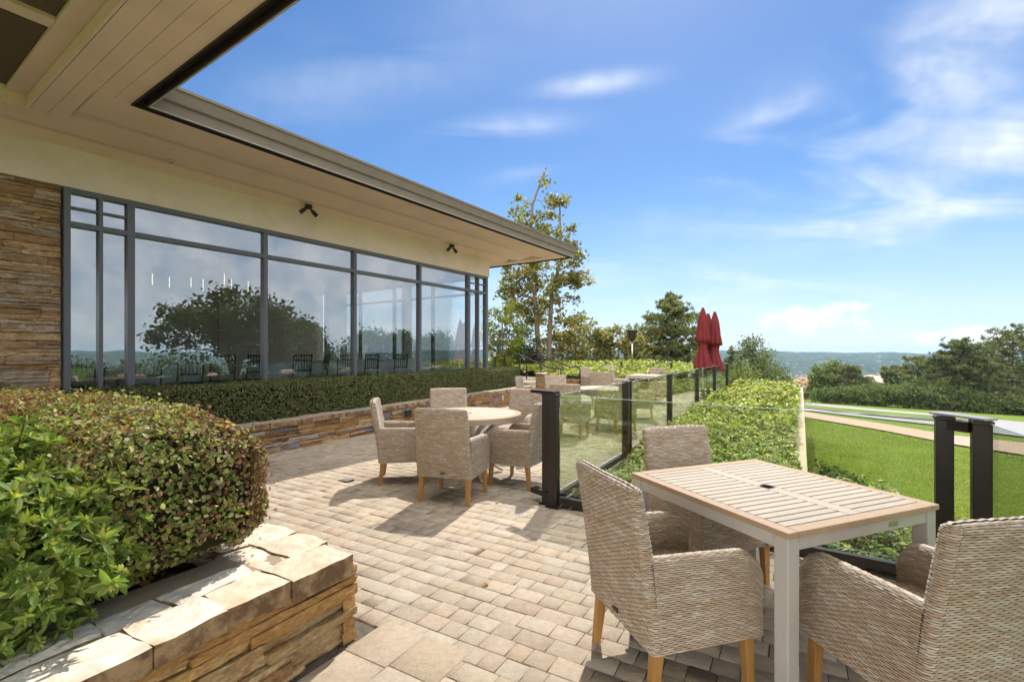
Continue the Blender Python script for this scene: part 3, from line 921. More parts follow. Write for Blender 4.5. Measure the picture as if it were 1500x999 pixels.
    sweep([(.118, ZS - .012), (.140, ZS - .012), (.142, ZS - .003), (.118, ZS - .003)], 'drip_edge', M['greymetal'])
    return t


BLD = build_building()

def soffit_lights():
    t = thing('recessed_light', 'small round recessed light in the tan soffit above the window wall', 'ceiling light', B(-1.45, Bu(-1.45, 250), ZS - .012))
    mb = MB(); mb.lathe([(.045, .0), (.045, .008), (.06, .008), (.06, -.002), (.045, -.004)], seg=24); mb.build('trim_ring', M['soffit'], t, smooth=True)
    mb = MB(); mb.lathe([(.0, .006), (.045, .006)], seg=24); mb.build('lens', M['greymetal'], t)
    def spot(px, label):
        u = Bu(-1.80, px); t = thing('twin_spotlight', label, 'spotlight', B(-1.80, u, ZS + .01), HB, 'twin spotlights under the eaves'); t.scale = (.8, .8, .8)
        mb = MB(); mb.lathe([(0, -.065), (.07, -.062), (.085, -.045), (.088, .03)], seg=20); mb.build('mount', M['darkmetal'], t, smooth=True)
        for sx, dv in ((-1, Vector((-.25, -.55, -.55))), (1, Vector((.25, .75, -.75)))):
            dv.normalize()
            mb = MB(); p0 = Vector((0, .05 * sx, -.05)); p1 = p0 + Vector((0, .06 * sx, -.05)); mb.tube([p0, p1], .014, 8)
            a = p1 - dv * .05; b = p1 + dv * .13
            mb.tube([a, a + dv * .04, a + dv * .041, b, b + dv * .002], [.028, .036, .045, .05, .046], 14)
            h = mb.build('lamp_head', M['darkmetal'], t, smooth=False)
            mb = MB(); mb.tube([b - dv * .004, b + dv * .004], .040, 14); mb.build('lens', M['greymetal'], h)
        return t
    spot(452, 'twin black spotlight under the eaves nearer the stone pillar')
    spot(662, 'twin black spotlight under the eaves nearer the far corner of the building')


soffit_lights()

def interior():
    # tables with cloths, ladder-back banquet chairs, hanging rod lights
    def ctable(px, dn, label):
        n = NW - dn; u = Bu(n, px); t = thing('banquet_table', label, 'table', B(n, u, ZF), HB, 'clothed tables behind the windows')
        mb = MB(); pr = []
        seg = 48; V = []
        for r0, z in ((.0, .76), (.56, .76), (.58, .74), (.60, .5), (.64, .02)):
            for k in range(seg):
                q = 2 * math.pi * k / seg; rr = r0 * (1 + (.035 * math.cos(12 * q) if z < .6 else 0)); V.append((rr * math.cos(q), rr * math.sin(q), z))
        Fc = [(i * seg + k, (i + 1) * seg + k, (i + 1) * seg + (k + 1) % seg, i * seg + (k + 1) % seg) for i in range(4) for k in range(seg)]
        mb.add(V, Fc); mb.build('tablecloth', M['cloth'], t, smooth=True)
        mb = MB(); mb.lathe([(0, .745), (.55, .745), (.55, .72), (0, .72)], seg=32); mb.build('tabletop', M['dark_wood'], t)
        for a in range(4): 
            mb = MB(); mb.box((.34 * math.cos(a * 1.571 + .7), .34 * math.sin(a * 1.571 + .7), .36), (.04, .04, .72)); mb.build('leg', M['dark_wood'], t)
    for px, dn, lb in ((236, 1.2, 'pale blue clothed table behind the widest window pane'), (405, 1.2, 'pale blue clothed table behind the second wide pane at its left'),
                       (480, 1.25, 'pale blue clothed table inside just left of the second window post'), (552, 1.2, 'pale blue clothed table inside the third wide pane'),
                       (596, 1.25, 'pale blue clothed table inside nearest the far window corner')): ctable(px, dn, lb)
    def bchair(loc, h, label, first=[None]):
        if first[0] is not None: return dup(first[0], loc, h, label)
        t = thing('banquet_chair', label, 'chair', loc, h, 'dark ladder back chairs behind the windows'); first[0] = t
        mb = MB(); mb.box((0, 0, .44), (.40, .40, .04)); mb.build('seat', M['dark_wood'], t, bevel=.01)
        for sx in (-1, 1):
            mb = MB(); mb.tube([(sx * .18, .18, .43), (sx * .185, .19, 0)], .014, 8); mb.build('leg', M['dark_wood'], t)
            mb = MB(); mb.tube([(sx * .18, -.20, 0), (sx * .185, -.19, .45), (sx * .19, -.25, .92)], .014, 8); mb.build('leg', M['dark_wood'], t)
        mb = MB()
        for z in (.90, .80, .60): mb.tube([(-.19, -.25 + (.92 - z) * .12, z), (.19, -.25 + (.92 - z) * .12, z)], .014, 8)
        for k in range(6): x = -.14 + k * .056; mb.tube([(x, -.23, .60), (x, -.25, .90)], .008, 6)
        mb.build('back_rail', M['dark_wood'], t)
        mb = MB(); mb.tube([(-.18, .185, .2), (.18, .185, .2)], .008, 6); mb.build('stretcher', M['dark_wood'], t)
        return t
    for px, dn, h, lb in ((210, .42, 278, 'dark ladder back chair inside the window nearest the stone pillar'), (270, .42, 268, 'dark ladder back chair inside left of the widest pane middle'),
                          (322, .55, 282, 'dark ladder back chair inside right of the widest pane middle'), (365, .42, 262, 'dark ladder back chair inside beside the first window post'),
                          (434, .42, 272, 'dark ladder back chair inside the second wide pane at its middle'), (462, .75, 230, 'dark ladder back chair turned aside in the second wide pane'),
                          (500, .45, 280, 'dark ladder back chair inside left of the second window post'), (535, .42, 268, 'dark ladder back chair inside the third pane at its left'),
                          (579, .42, 274, 'dark ladder back chair inside the third pane at its right'), (120, .6, 265, 'dark ladder back chair inside the divided pane by the stone pillar')):
        n = NW - dn; bchair(B(n, Bu(n, px), ZF), HB + h, lb)
    em = bpy.data.materials.new('lit_rod'); em.use_nodes = True
    T = NT(em.node_tree); T.n.clear(); e = T.node('ShaderNodeEmission'); e.inputs[0].default_value = (1, .8, .5, 1); e.inputs[1].default_value = .9
    T.l.new(e.outputs[0], T.node('ShaderNodeOutputMaterial').inputs[0])
    for px, nx, lb in ((310, 6, 'hanging rod light of glowing tubes inside the widest pane'),):
        n = NW - 3.2; t = thing('pendant_light', lb, 'ceiling light', B(n, Bu(n, px), 3.7), HB)
        mb = MB(); mb.box((0, 0, -.02), (.5, 2.6, .04)); mb.build('ceiling_plate', M['darkmetal'], t)
        for k in range(8):
            x, y, z = random.uniform(-.25, .25), -1.1 + k * .32, random.uniform(-.65, -.45)
            mb = MB(); mb.tube([(x, y, -.03), (x, y, z)], .004, 6); r = mb.build('cord', M['darkmetal'], t)
            mb = MB(); mb.tube([(x, y, z), (x, y, z - random.uniform(.2, .32))], .008, 8); mb.build('glow_rod', em, r)


interior()

# ------------------------------------------------------------------ wicker chair
WICK = np.array([(.44, .335, .235), (.48, .385, .295), (.46, .36, .265), (.53, .455, .37), (.57, .515, .445), (.40, .295, .20), (.49, .405, .315)])
WW = np.array([.20, .22, .20, .14, .10, .06, .08])


def weave(mbv, Fn, Lu, Lv, flip=1, pitch=.0092, loz=.021, amp=.0015):
    rows = max(2, round(Lv / pitch)); nl = max(2, round(Lu / loz)); S = 4
    u = np.linspace(0, 1, nl * S + 1); r = np.arange(rows)
    U, Rw = np.meshgrid(u, r)
    def P(U, V): return np.stack(Fn(U, V), -1)
    out = []
    h0 = np.cos(math.pi * (U * nl + Rw)) * amp
    for k in (-1, 0, 1):
        V = np.clip((Rw + .5 + k * .41) / rows, 0, 1)
        e = 1e-3
        Pu = P(np.clip(U + e, 0, 1), V) - P(np.clip(U - e, 0, 1), V); Pv = P(U, np.clip(V + e, 0, 1)) - P(U, np.clip(V - e, 0, 1))
        N = unit(np.cross(Pu, Pv)) * flip
        hh = h0 * (1.0 if k == 0 else .55) + (.0024 if k == 0 else -.0016)
        out.append(P(U, V) + N * hh[..., None])
    G = np.stack(out, 2)                       # rows, cols, 3, xyz
    nr, nc = U.shape
    idx = np.arange(nr * nc * 3).reshape(nr, nc, 3)
    Q = np.concatenate([np.stack([idx[:, :-1, k], idx[:, 1:, k], idx[:, 1:, k + 1], idx[:, :-1, k + 1]], -1).reshape(-1, 4) for k in (0, 1)])
    if flip < 0: Q = Q[:, ::-1]
    # colour runs along each strand
    ci = np.zeros((nr, nl + 1), int)
    for i in range(nr):
        j = 0
        while j <= nl:
            ln = RNG.integers(1, 4); ci[i, j:j + ln] = RNG.choice(len(WICK), p=WW); j += ln
    cidx = np.clip(np.round(U * nl).astype(int), 0, nl)
    c = WICK[ci[Rw, cidx]] * (1 + RNG.normal(0, .06, (nr, nc, 1)))
    c = np.repeat(c[:, :, None, :], 3, 2)
    mbv.append((G.reshape(-1, 3), Q, c.reshape(-1, 3)))
    # dark ground under the strands
    a = np.linspace(0, 1, 25); b = np.linspace(0, 1, 15); U2, V2 = np.meshgrid(a, b)
    e = 1e-3
    Pu = P(np.clip(U2 + e, 0, 1), V2) - P(np.clip(U2 - e, 0, 1), V2); Pv = P(U2, np.clip(V2 + e, 0, 1)) - P(U2, np.clip(V2 - e, 0, 1))
    Pp = P(U2, V2) - unit(np.cross(Pu, Pv)) * flip * .0030
    i, j = np.meshgrid(np.arange(14), np.arange(24), indexing='ij')
    q = np.stack([i * 25 + j, i * 25 + j + 1, (i + 1) * 25 + j + 1, (i + 1) * 25 + j], -1).reshape(-1, 4)
    mbv.append((Pp.reshape(-1, 3), q if flip > 0 else q[:, ::-1], np.tile((.05, .03, .018), (Pp.size // 3, 1))))


def weave_obj(name, patches, parent):
    V = []; Q = []; c = []; n = 0
    for a, b, d in patches: V.append(a); Q.append(b + n); c.append(d); n += len(a)
    return raw_mesh(name, np.concatenate(V), np.concatenate(Q), np.concatenate(c), M['wicker'], parent, smooth=True)


def make_chair(label, group):
    t = thing('wicker_armchair', label, 'chair', (0, 0, 0), 0, group)
    ZB, ZTOP = .25, .93
    hw, th, rr = .288, .062, .024
    # closed rounded loop (starts at the rear left, runs across the rear face)
    loop = []
    for cx, cy, a0 in ((hw - rr, -th / 2 + rr, 270), (hw - rr, th / 2 - rr, 0), (-hw + rr, th / 2 - rr, 90), (-hw + rr, -th / 2 + rr, 180)):
        for k in range(7): q = R(a0 + k * 15); loop.append((cx + rr * math.cos(q), cy + rr * math.sin(q)))
    loop = np.array([loop[-1]] + loop)
    sl = np.concatenate([[0], np.cumsum(np.linalg.norm(np.diff(loop, axis=0), axis=1))]); LL = sl[-1]; sl = sl / LL
    def back(u, v):
        lx = np.interp(u, sl, loop[:, 0]); ly = np.interp(u, sl, loop[:, 1])
        v = np.asarray(v, float); z = ZB + (ZTOP - ZB) * v
        k = np.clip((v - .955) / .045, 0, 1); ts = np.sqrt(np.clip(1 - k * k, 0, 1)); ts = np.maximum(ts, .02)
        ws = (1 - .055 * v) * (1 - .035 * k ** 2)
        x = lx * ws
        y = -.236 - .095 * v ** 1.3 + ly * ts - .018 * (1 - (x / .28) ** 2) * v
        return x, y, z + 0 * u - .012 * k * (np.abs(x) / .28) ** 4
    pt = []; weave(pt, back, LL, ZTOP - ZB); bk = weave_obj('backrest', pt, t)
    mb = MB(); mb.box((0, -.281, .30), (.045, .006, .014)); mb.build('tag', M['tag'], bk)
    # arms
    yf, Ra, za = .268, .105, .635
    for sx in (-1, 1):
        pt = []
        wa = .066; xo = .286
        def ztop(y):
            q = np.clip(y - (yf - Ra), 0, Ra * .97); return za - Ra + np.sqrt(Ra * Ra - q * q) - .018 * np.clip((y + .25) / .5, 0, 1)
        def arm(u, v):
            y = -.225 + (yf + .225) * u
            zt = ztop(y); r = wa / 2; s1 = zt - r - ZB; s2 = math.pi * r; s3 = zt - r - .40; L = s1 + s2 + s3; s = v * L
            a = np.clip((s - s1) / r, 0, math.pi)
            x = (xo - r) + r * np.cos(a); z = np.where(s < s1, ZB + s, np.where(s > s1 + s2, zt - r - (s - s1 - s2), zt - r + r * np.sin(a)))
            y = y - .075 * np.clip((z - .25) / .67, 0, 1) * np.clip(1 - u * 3, 0, 1)
            return sx * x, y, z
        weave(pt, arm, yf + .225, .36 + .10 + .2, flip=sx)
        def front(u, v):
            zt = float(ztop(yf)); x = (xo - wa) + wa * u; z = ZB + (zt - ZB) * v
            z = z - .03 * (2 * u - 1) ** 2 * np.clip(v * 4 - 3, 0, 1)
            return sx * x, yf + .006 * (1 - (2 * u - 1) ** 2) + 0 * z, z
        weave(pt, front, wa, .26, flip=-sx, loz=.022)
        weave_obj('arm', pt, t)
    pt = []
    path = np.array([(-.235, .425), (-.1, .43), (.1, .437), (.208, .436), (.236, .43), (.251, .415), (.255, .39), (.255, ZB)])
    ps = np.concatenate([[0], np.cumsum(np.linalg.norm(np.diff(path, axis=0), axis=1))]); LP = ps[-1]; ps /= LP
    def seat(u, v):
        x = -.232 + .464 * u; y = np.interp(v, ps, path[:, 0]); z = np.interp(v, ps, path[:, 1]); return x, y, z + .008 * (1 - (2 * u - 1) ** 2) * (v < .65)
    weave(pt, seat, .464, LP)
    o = weave_obj('seat', pt, t)
    mb = MB(); mb.box((0, 0, .262), (.55, .49, .012), col=(.07, .045, .03)); mb.build('seat_base', M['wicker'], t)
    for sx in (-1, 1):
        for yy, sy in ((.215, .01), (-.222, -.03)):
            mb = MB()
            T0, B0 = .047, .034
            x, x2 = sx * .245, sx * .25
            V = []
            for z, cx, cy, w in ((0, x2, yy + sy, B0), (.268, x, yy, T0)):
                V += [(cx - w / 2, cy - w / 2, z), (cx + w / 2, cy - w / 2, z), (cx + w / 2, cy + w / 2, z), (cx - w / 2, cy + w / 2, z)]
            mb.add(V, [(3, 2, 1, 0), (4, 5, 6, 7), (0, 1, 5, 4), (1, 2, 6, 5), (2, 3, 7, 6), (3, 0, 4, 7)])
            mb.build('leg', M['teak'], t, bevel=.003)
    return t


def chairs():
    gN = 'wicker chairs round the square foreground table'
    g1 = 'wicker chairs round the nearest round table'
    g2 = 'wicker chairs round the farther round table'
    g3 = 'wicker chairs round the farthest table'
    c0 = make_chair('wicker armchair at the left side of the square slatted foreground table', gN)
    c0.location = (.735, 2.25, 0); c0.rotation_euler = (0, 0, -R(74))
    def at(px, d): return (px - CX) / F * d
    L = [((1.29, 3.16), 160, 'wicker armchair on the far side of the square foreground table, before the ground cover', gN),
         ((1.58, 1.885), 350, 'large wicker armchair nearest the camera at lower right, seen from behind', gN),
         ((-.585, 4.88), 17, 'wicker armchair with its back turned to us at the nearest round table', g1),
         ((-1.24, 5.55), 80, 'wicker armchair left of the nearest round table, facing right', g1),
         ((-.86, 6.86), 164, 'wicker armchair behind the nearest round table, its back near the stone planter wall', g1),
         ((.08, 5.40), 298, 'wicker armchair right of the nearest round table, beside the railing corner post', g1),
         ((.08, 6.72), 207, 'wicker armchair at the far right of the nearest round table', g1),
         ((at(836, 8.45), 8.45), 25, 'wicker armchair seen from behind through railing glass at the farther round table', g2),
         ((at(902, 8.9), 8.9), 322, 'wicker armchair on the railing side of the farther round table', g2),
         ((at(822, 10.9), 10.9), 160, 'wicker armchair at the back left of the farther round table', g2),
         ((at(781, 10.6), 10.6), 105, 'wicker armchair left of the farther round table, seen from its side', g2),
         ((at(938, 10.6), 10.6), 285, 'wicker armchair right of the farther round table behind the second railing post', g2),
         ((at(884, 13.2), 13.2), 25, 'wicker armchair seen from behind at the farthest table', g3),
         ((at(968, 13.9), 13.9), 300, 'wicker armchair on the railing side of the farthest table', g3),
         ((at(912, 15.2), 15.2), 110, 'wicker armchair left of the farthest table', g3),
         ((at(963, 16.3), 16.3), 200, 'wicker armchair behind the farthest table near the patio heater', g3),
         ((at(867, 17.0), 17.0), 140, 'wicker armchair standing alone before the low brick wall, left one', g3),
         ((at(891, 18.3), 18.3), 200, 'wicker armchair beyond the farthest table in front of the bollard light', g3)]
    for (x, y), h, lb, g in L: dup(c0, (x, y, 0), h, lb, g)


chairs()

# ------------------------------------------------------------------ tables
def square_table(loc, heading, la, lb, label, slats=18):
    """la along local y, lb along local x; the slats run along x"""
    t = thing('slatted_table', label, 'table', loc, heading)
    top = (.465, .395, .305); rim = (.43, .30, .19)
    z1, th = .74, .026
    hx, hy = lb / 2, la / 2
    mb = MB(); rw = .058
    def plank(x0, x1, y0, y1, c): mb.box(((x0 + x1) / 2, (y0 + y1) / 2, z1 - th / 2), (x1 - x0, y1 - y0, th), 0, c)
    plank(-hx, -hx + rw, -hy, hy, rim); plank(hx - rw, hx, -hy, hy, rim)
    plank(-hx + rw + .002, hx - rw - .002, -hy, -hy + rw, rim); plank(-hx + rw + .002, hx - rw - .002, hy - rw, hy, rim)
    o = mb.build('rim', M['polywood'], t, bevel=.003)
    mb = MB()
    cw = .075
    plank(-cw / 2, cw / 2, -hy + rw + .004, -.032, top); plank(-cw / 2, cw / 2, .032, hy - rw - .004, top)
    plank(-cw / 2, -.028, -.0315, .0315, top); plank(.028, cw / 2, -.0315, .0315, top)
    mb.build('centre_board', M['polywood'], t, bevel=.002)
    mb = MB(); y0 = -hy + rw + .006; p = (la - 2 * rw - .006) / slats
    for k in range(slats):
        a = y0 + k * p; c = np.array(top) * random.uniform(.93, 1.05)
        plank(-hx + rw + .003, -cw / 2 - .004, a, a + p - .009, tuple(c)); plank(cw / 2 + .004, hx - rw - .003, a, a + p - .009, tuple(c))
    mb.build('slats', M['polywood'], t, bevel=.002)
    mb = MB(); mb.lathe([(.026, z1 - .03), (.026, z1 + .002), (.034, z1 + .004), (.034, z1 - .004)], seg=24); mb.lathe([(0, z1 - .02), (.026, z1 - .02)], seg=24); mb.build('umbrella_hole', M['darkmetal'], t)
    mb = MB(); az, ah = z1 - th - .029, .056
    for sx in (-1, 1): mb.box((sx * (hx - .03), 0, az), (.03, la - .15, ah))
    for sy in (-1, 1): mb.box((0, sy * (hy - .03), az), (lb - .15, .03, ah))
    mb.box((0, 0, z1 - th - .02), (.06, la - .12, .03)); ap = mb.build('apron', M['greymetal'], t, bevel=.003)
    mb = MB(); mb.box((lb * .18, -hy + .012, az), (.055, .005, .018)); mb.build('maker_plate', M['silver'], ap)
    for sx in (-1, 1):
        for sy in (-1, 1):
            mb = MB(); mb.box((sx * (hx - .042), sy * (hy - .042), (z1 - th - .001) / 2), (.066, .066, z1 - th - .001)); mb.build('leg', M['greymetal'], t, bevel=.005)
    return t


def round_table(loc, heading, label, r=.61):
    t = thing('round_table', label, 'table', loc, heading)
    z1, th = .74, .026
    mb = MB(); n = 16; c0 = (.465, .395, .305)
    for k in range(n):
        a0, a1 = 2 * math.pi * k / n + .004, 2 * math.pi * (k + 1) / n - .004
        pts = [(.10 * math.cos(a0), .10 * math.sin(a0)), ]
        arc = [(( r - .062) * math.cos(a0 + (a1 - a0) * j / 4), (r - .062) * math.sin(a0 + (a1 - a0) * j / 4)) for j in range(5)]
        mb.prism(pts + arc + [(.10 * math.cos(a1), .10 * math.sin(a1))], z1 - th, z1, tuple(np.array(c0) * random.uniform(.94, 1.05)))
    mb.build('slats', M['polywood'], t, bevel=.002)
    mb = MB(); mb.lathe([(r - .058, z1 - th), (r - .058, z1), (r - .004, z1), (r, z1 - .005), (r, z1 - th), (r - .058, z1 - th)], seg=72, col=(.43, .30, .19)); mb.build('rim', M['polywood'], t)
    mb = MB(); mb.lathe([(.03, z1 - th), (.03, z1), (.096, z1), (.096, z1 - th)], seg=32, col=c0); mb.build('centre_disc', M['polywood'], t)
    mb = MB(); mb.lathe([(r - .05, z1 - th - .001), (r - .016, z1 - th - .001), (r - .03, z1 - th - .04), (r - .07, z1 - th - .045), (r - .075, z1 - th - .001)], seg=64); mb.build('apron', M['greymetal'], t, smooth=False)
    for k in range(4):
        a = math.pi / 4 + k * math.pi / 2; ca, sa = math.cos(a), math.sin(a)
        mb = MB(); P = [(.50, z1 - th - .03), (.30, .58), (.12, .42), (.10, .32), (.22, .14), (.42, .018)]
        for (ra, za), (rb, zb) in zip(P, P[1:]): mb.bar((ra * ca, ra * sa, za), (rb * ca, rb * sa, zb), .05, .026)
        mb.build('leg', M['greymetal'], t, bevel=.003)
    mb = MB(); mb.lathe([(.0, .47), (.10, .47), (.115, .45), (.115, .28), (.10, .26), (0, .26)], seg=24); mb.build('hub', M['greymetal'], t, smooth=False)
    return t


square_table((1.37, 2.58, 0), 68.3 - 90, 1.045, 1.0, 'square slatted beige table with grey metal legs in the right foreground')
round_table((-.50, 5.72, 0), 20, 'nearest round slatted table, ringed by wicker chairs on the paving')
round_table(((885 - CX) / F * 9.75, 9.75, 0), 35, 'farther round table, partly seen through the railing glass')
square_table(((945 - CX) / F * 15.3, 15.3, 0), 30, 1.15, .95, 'farthest table, rectangular, beside the railing near the patio heater', 24)

# ------------------------------------------------------------------ glass railing
def railing():
    Zt = 1.07
    hd = lambda v: math.degrees(math.atan2(v[0], v[1]))
    def post(mb, p, h, w=.085, z0=0): mb.box((p[0], p[1], (Zt - .02 + z0) / 2), (w, w, Zt - .02 - z0), h); 
    def panel(t, a, b, z0=.14, z1=1.05):
        a, b = np.array(a), np.array(b); d = (b - a) / np.linalg.norm(b - a); s = np.array([-d[1], d[0]])
        mb = MB(); mb.prism([tuple(q) for q in (a - s * .006, b - s * .006, b + s * .006, a + s * .006)], z0, z1)
        g = mb.build('glass_panel', M['railglass'], t)
        mb = MB(); mb.prism([tuple(q) for q in (a - s * .0055, b - s * .0055, b + s * .0055, a + s * .0055)], z1 + .001, z1 + .004); mb.build('glass_edge', M['edge'], g)
    def brail(t, a, b, h=.075):
        mb = MB(); mb.bar((*a, h), (*b, h), .05, .065); mb.build('bottom_rail', M['bronze'], t, bevel=.003)
    def addpost(t, p, h, w=.085, cap=True):
        mb = MB(); post(mb, p, h, w); mb.box((p[0], p[1], Zt - .012), (w + .012, w + .012, .02), h)
        mb.box((p[0], p[1], .006), (w + .05, w + .05, .012), h); return mb.build('post', M['bronze'], t, bevel=.004)
    # run A: along the patio towards the far end
    t = thing('glass_railing', 'long glass railing with dark posts running from corner to far end of patio', 'railing')
    ts = [0, 2.29, 5.02, 8.02, 11.1, 14.3]
    pts = [rail(q) for q in ts]
    for q, p in zip(ts, pts):
        addpost(t, p, HP)
        if q == 2.29: addpost(t, p + UP * .16, HP, .06)
    for a, b in zip(pts, pts[1:]): panel(t, a + UP * .05, b - UP * .05); brail(t, a + UP * .05, b - UP * .05)
    # stub post behind the corner with a bridging bar
    q = RA - UP * -.26 - NP * .09
    q = np.array([.345, 4.645])
    addpost(t, q, HP)
    dv = (q - RA) / np.linalg.norm(q - RA)
    for z, w in ((Zt + .006, .085), (.10, .085)):
        mb = MB(); mb.bar((*(RA + np.array([.02, -.02])), z), (.215, 4.79, z), w, .03 if z > .5 else .05); mb.build('bridge_bar', M['bronze'], t, bevel=.003)
    # end run at the far side of the patio
    t2 = thing('glass_railing', 'far glass railing across the end of the patio behind the umbrellas', 'railing')
    e0 = pts[-1]; prev = e0
    for s in (1.9, 3.8, 5.6):
        p = e0 - NP * s
        addpost(t2, p, HP, .06); panel(t2, prev - NP * .05, p + NP * .05); brail(t2, prev - NP * .05, p + NP * .05); prev = p
    # run B: behind the foreground table to the double post
    t3 = thing('glass_railing', 'single glass pane with bottom rail behind the square foreground table', 'railing')
    d = (RB - RA) / np.linalg.norm(RB - RA)
    panel(t3, RA + d * .06, RB - d * .05); brail(t3, RA + d * .06, RB - d * .05)
    # run C: the bridged pair and the panel that leaves the picture at right
    t4 = thing('glass_railing', 'bridged pair of dark posts with angled glass pane at the right edge', 'railing')
    RC = RB + np.array([.045, -.19])
    addpost(t4, RB, hd(d)); addpost(t4, RC, hd(d))
    mb = MB(); dd = (RC - RB) / np.linalg.norm(RC - RB)
    mb.bar((*(RB - dd * .05), Zt + .014), (*(RC + dd * .05), Zt + .008), .10, .014); mb.build('bridge_bar', mat('plate_metal', (.30, .285, .27), .3, spec=.6), t4, bevel=.003)
    mb = MB(); mb.bar((*(RB + dd * .044), Zt - .05), (*(RC - dd * .044), Zt - .05), .07, .06); mb.build('bridge_bar', M['bronze'], t4)
    mb = MB(); mb.bar((*(RB + dd * .044), .075), (*(RC - dd * .044), .075), .06, .06); mb.build('bridge_bar', M['bronze'], t4)
    dc = np.array([-.46, -.86]); dc /= np.linalg.norm(dc)
    a = RC + NP * .03
    panel(t4, a + dc * .05, a + dc * 2.2); brail(t4, a + dc * .05, a + dc * 2.2)
    addpost(t4, a + dc * 2.25, HP)


railing()

# ------------------------------------------------------------------ shrubs and ground cover
def rounded_shell(n, half, e=4.0, deep=.10):
    """points and outward normals on a rounded box of half sizes"""
    half = np.array(half); r = .26
    ar = np.array([half[1] * half[2], half[0] * half[2], half[0] * half[1]]); ax = RNG.choice(3, n, p=ar / ar.sum())
    P = RNG.uniform(-1, 1, (n, 3)) * half
    P[np.arange(n), ax] = np.where(RNG.random(n) < .5, -1, 1) * half[ax]
    q = np.clip(P, -(half - r), half - r)
    N = unit(P - q)
    return q + N * r - N * np.abs(RNG.normal(0, deep, n))[:, None], N


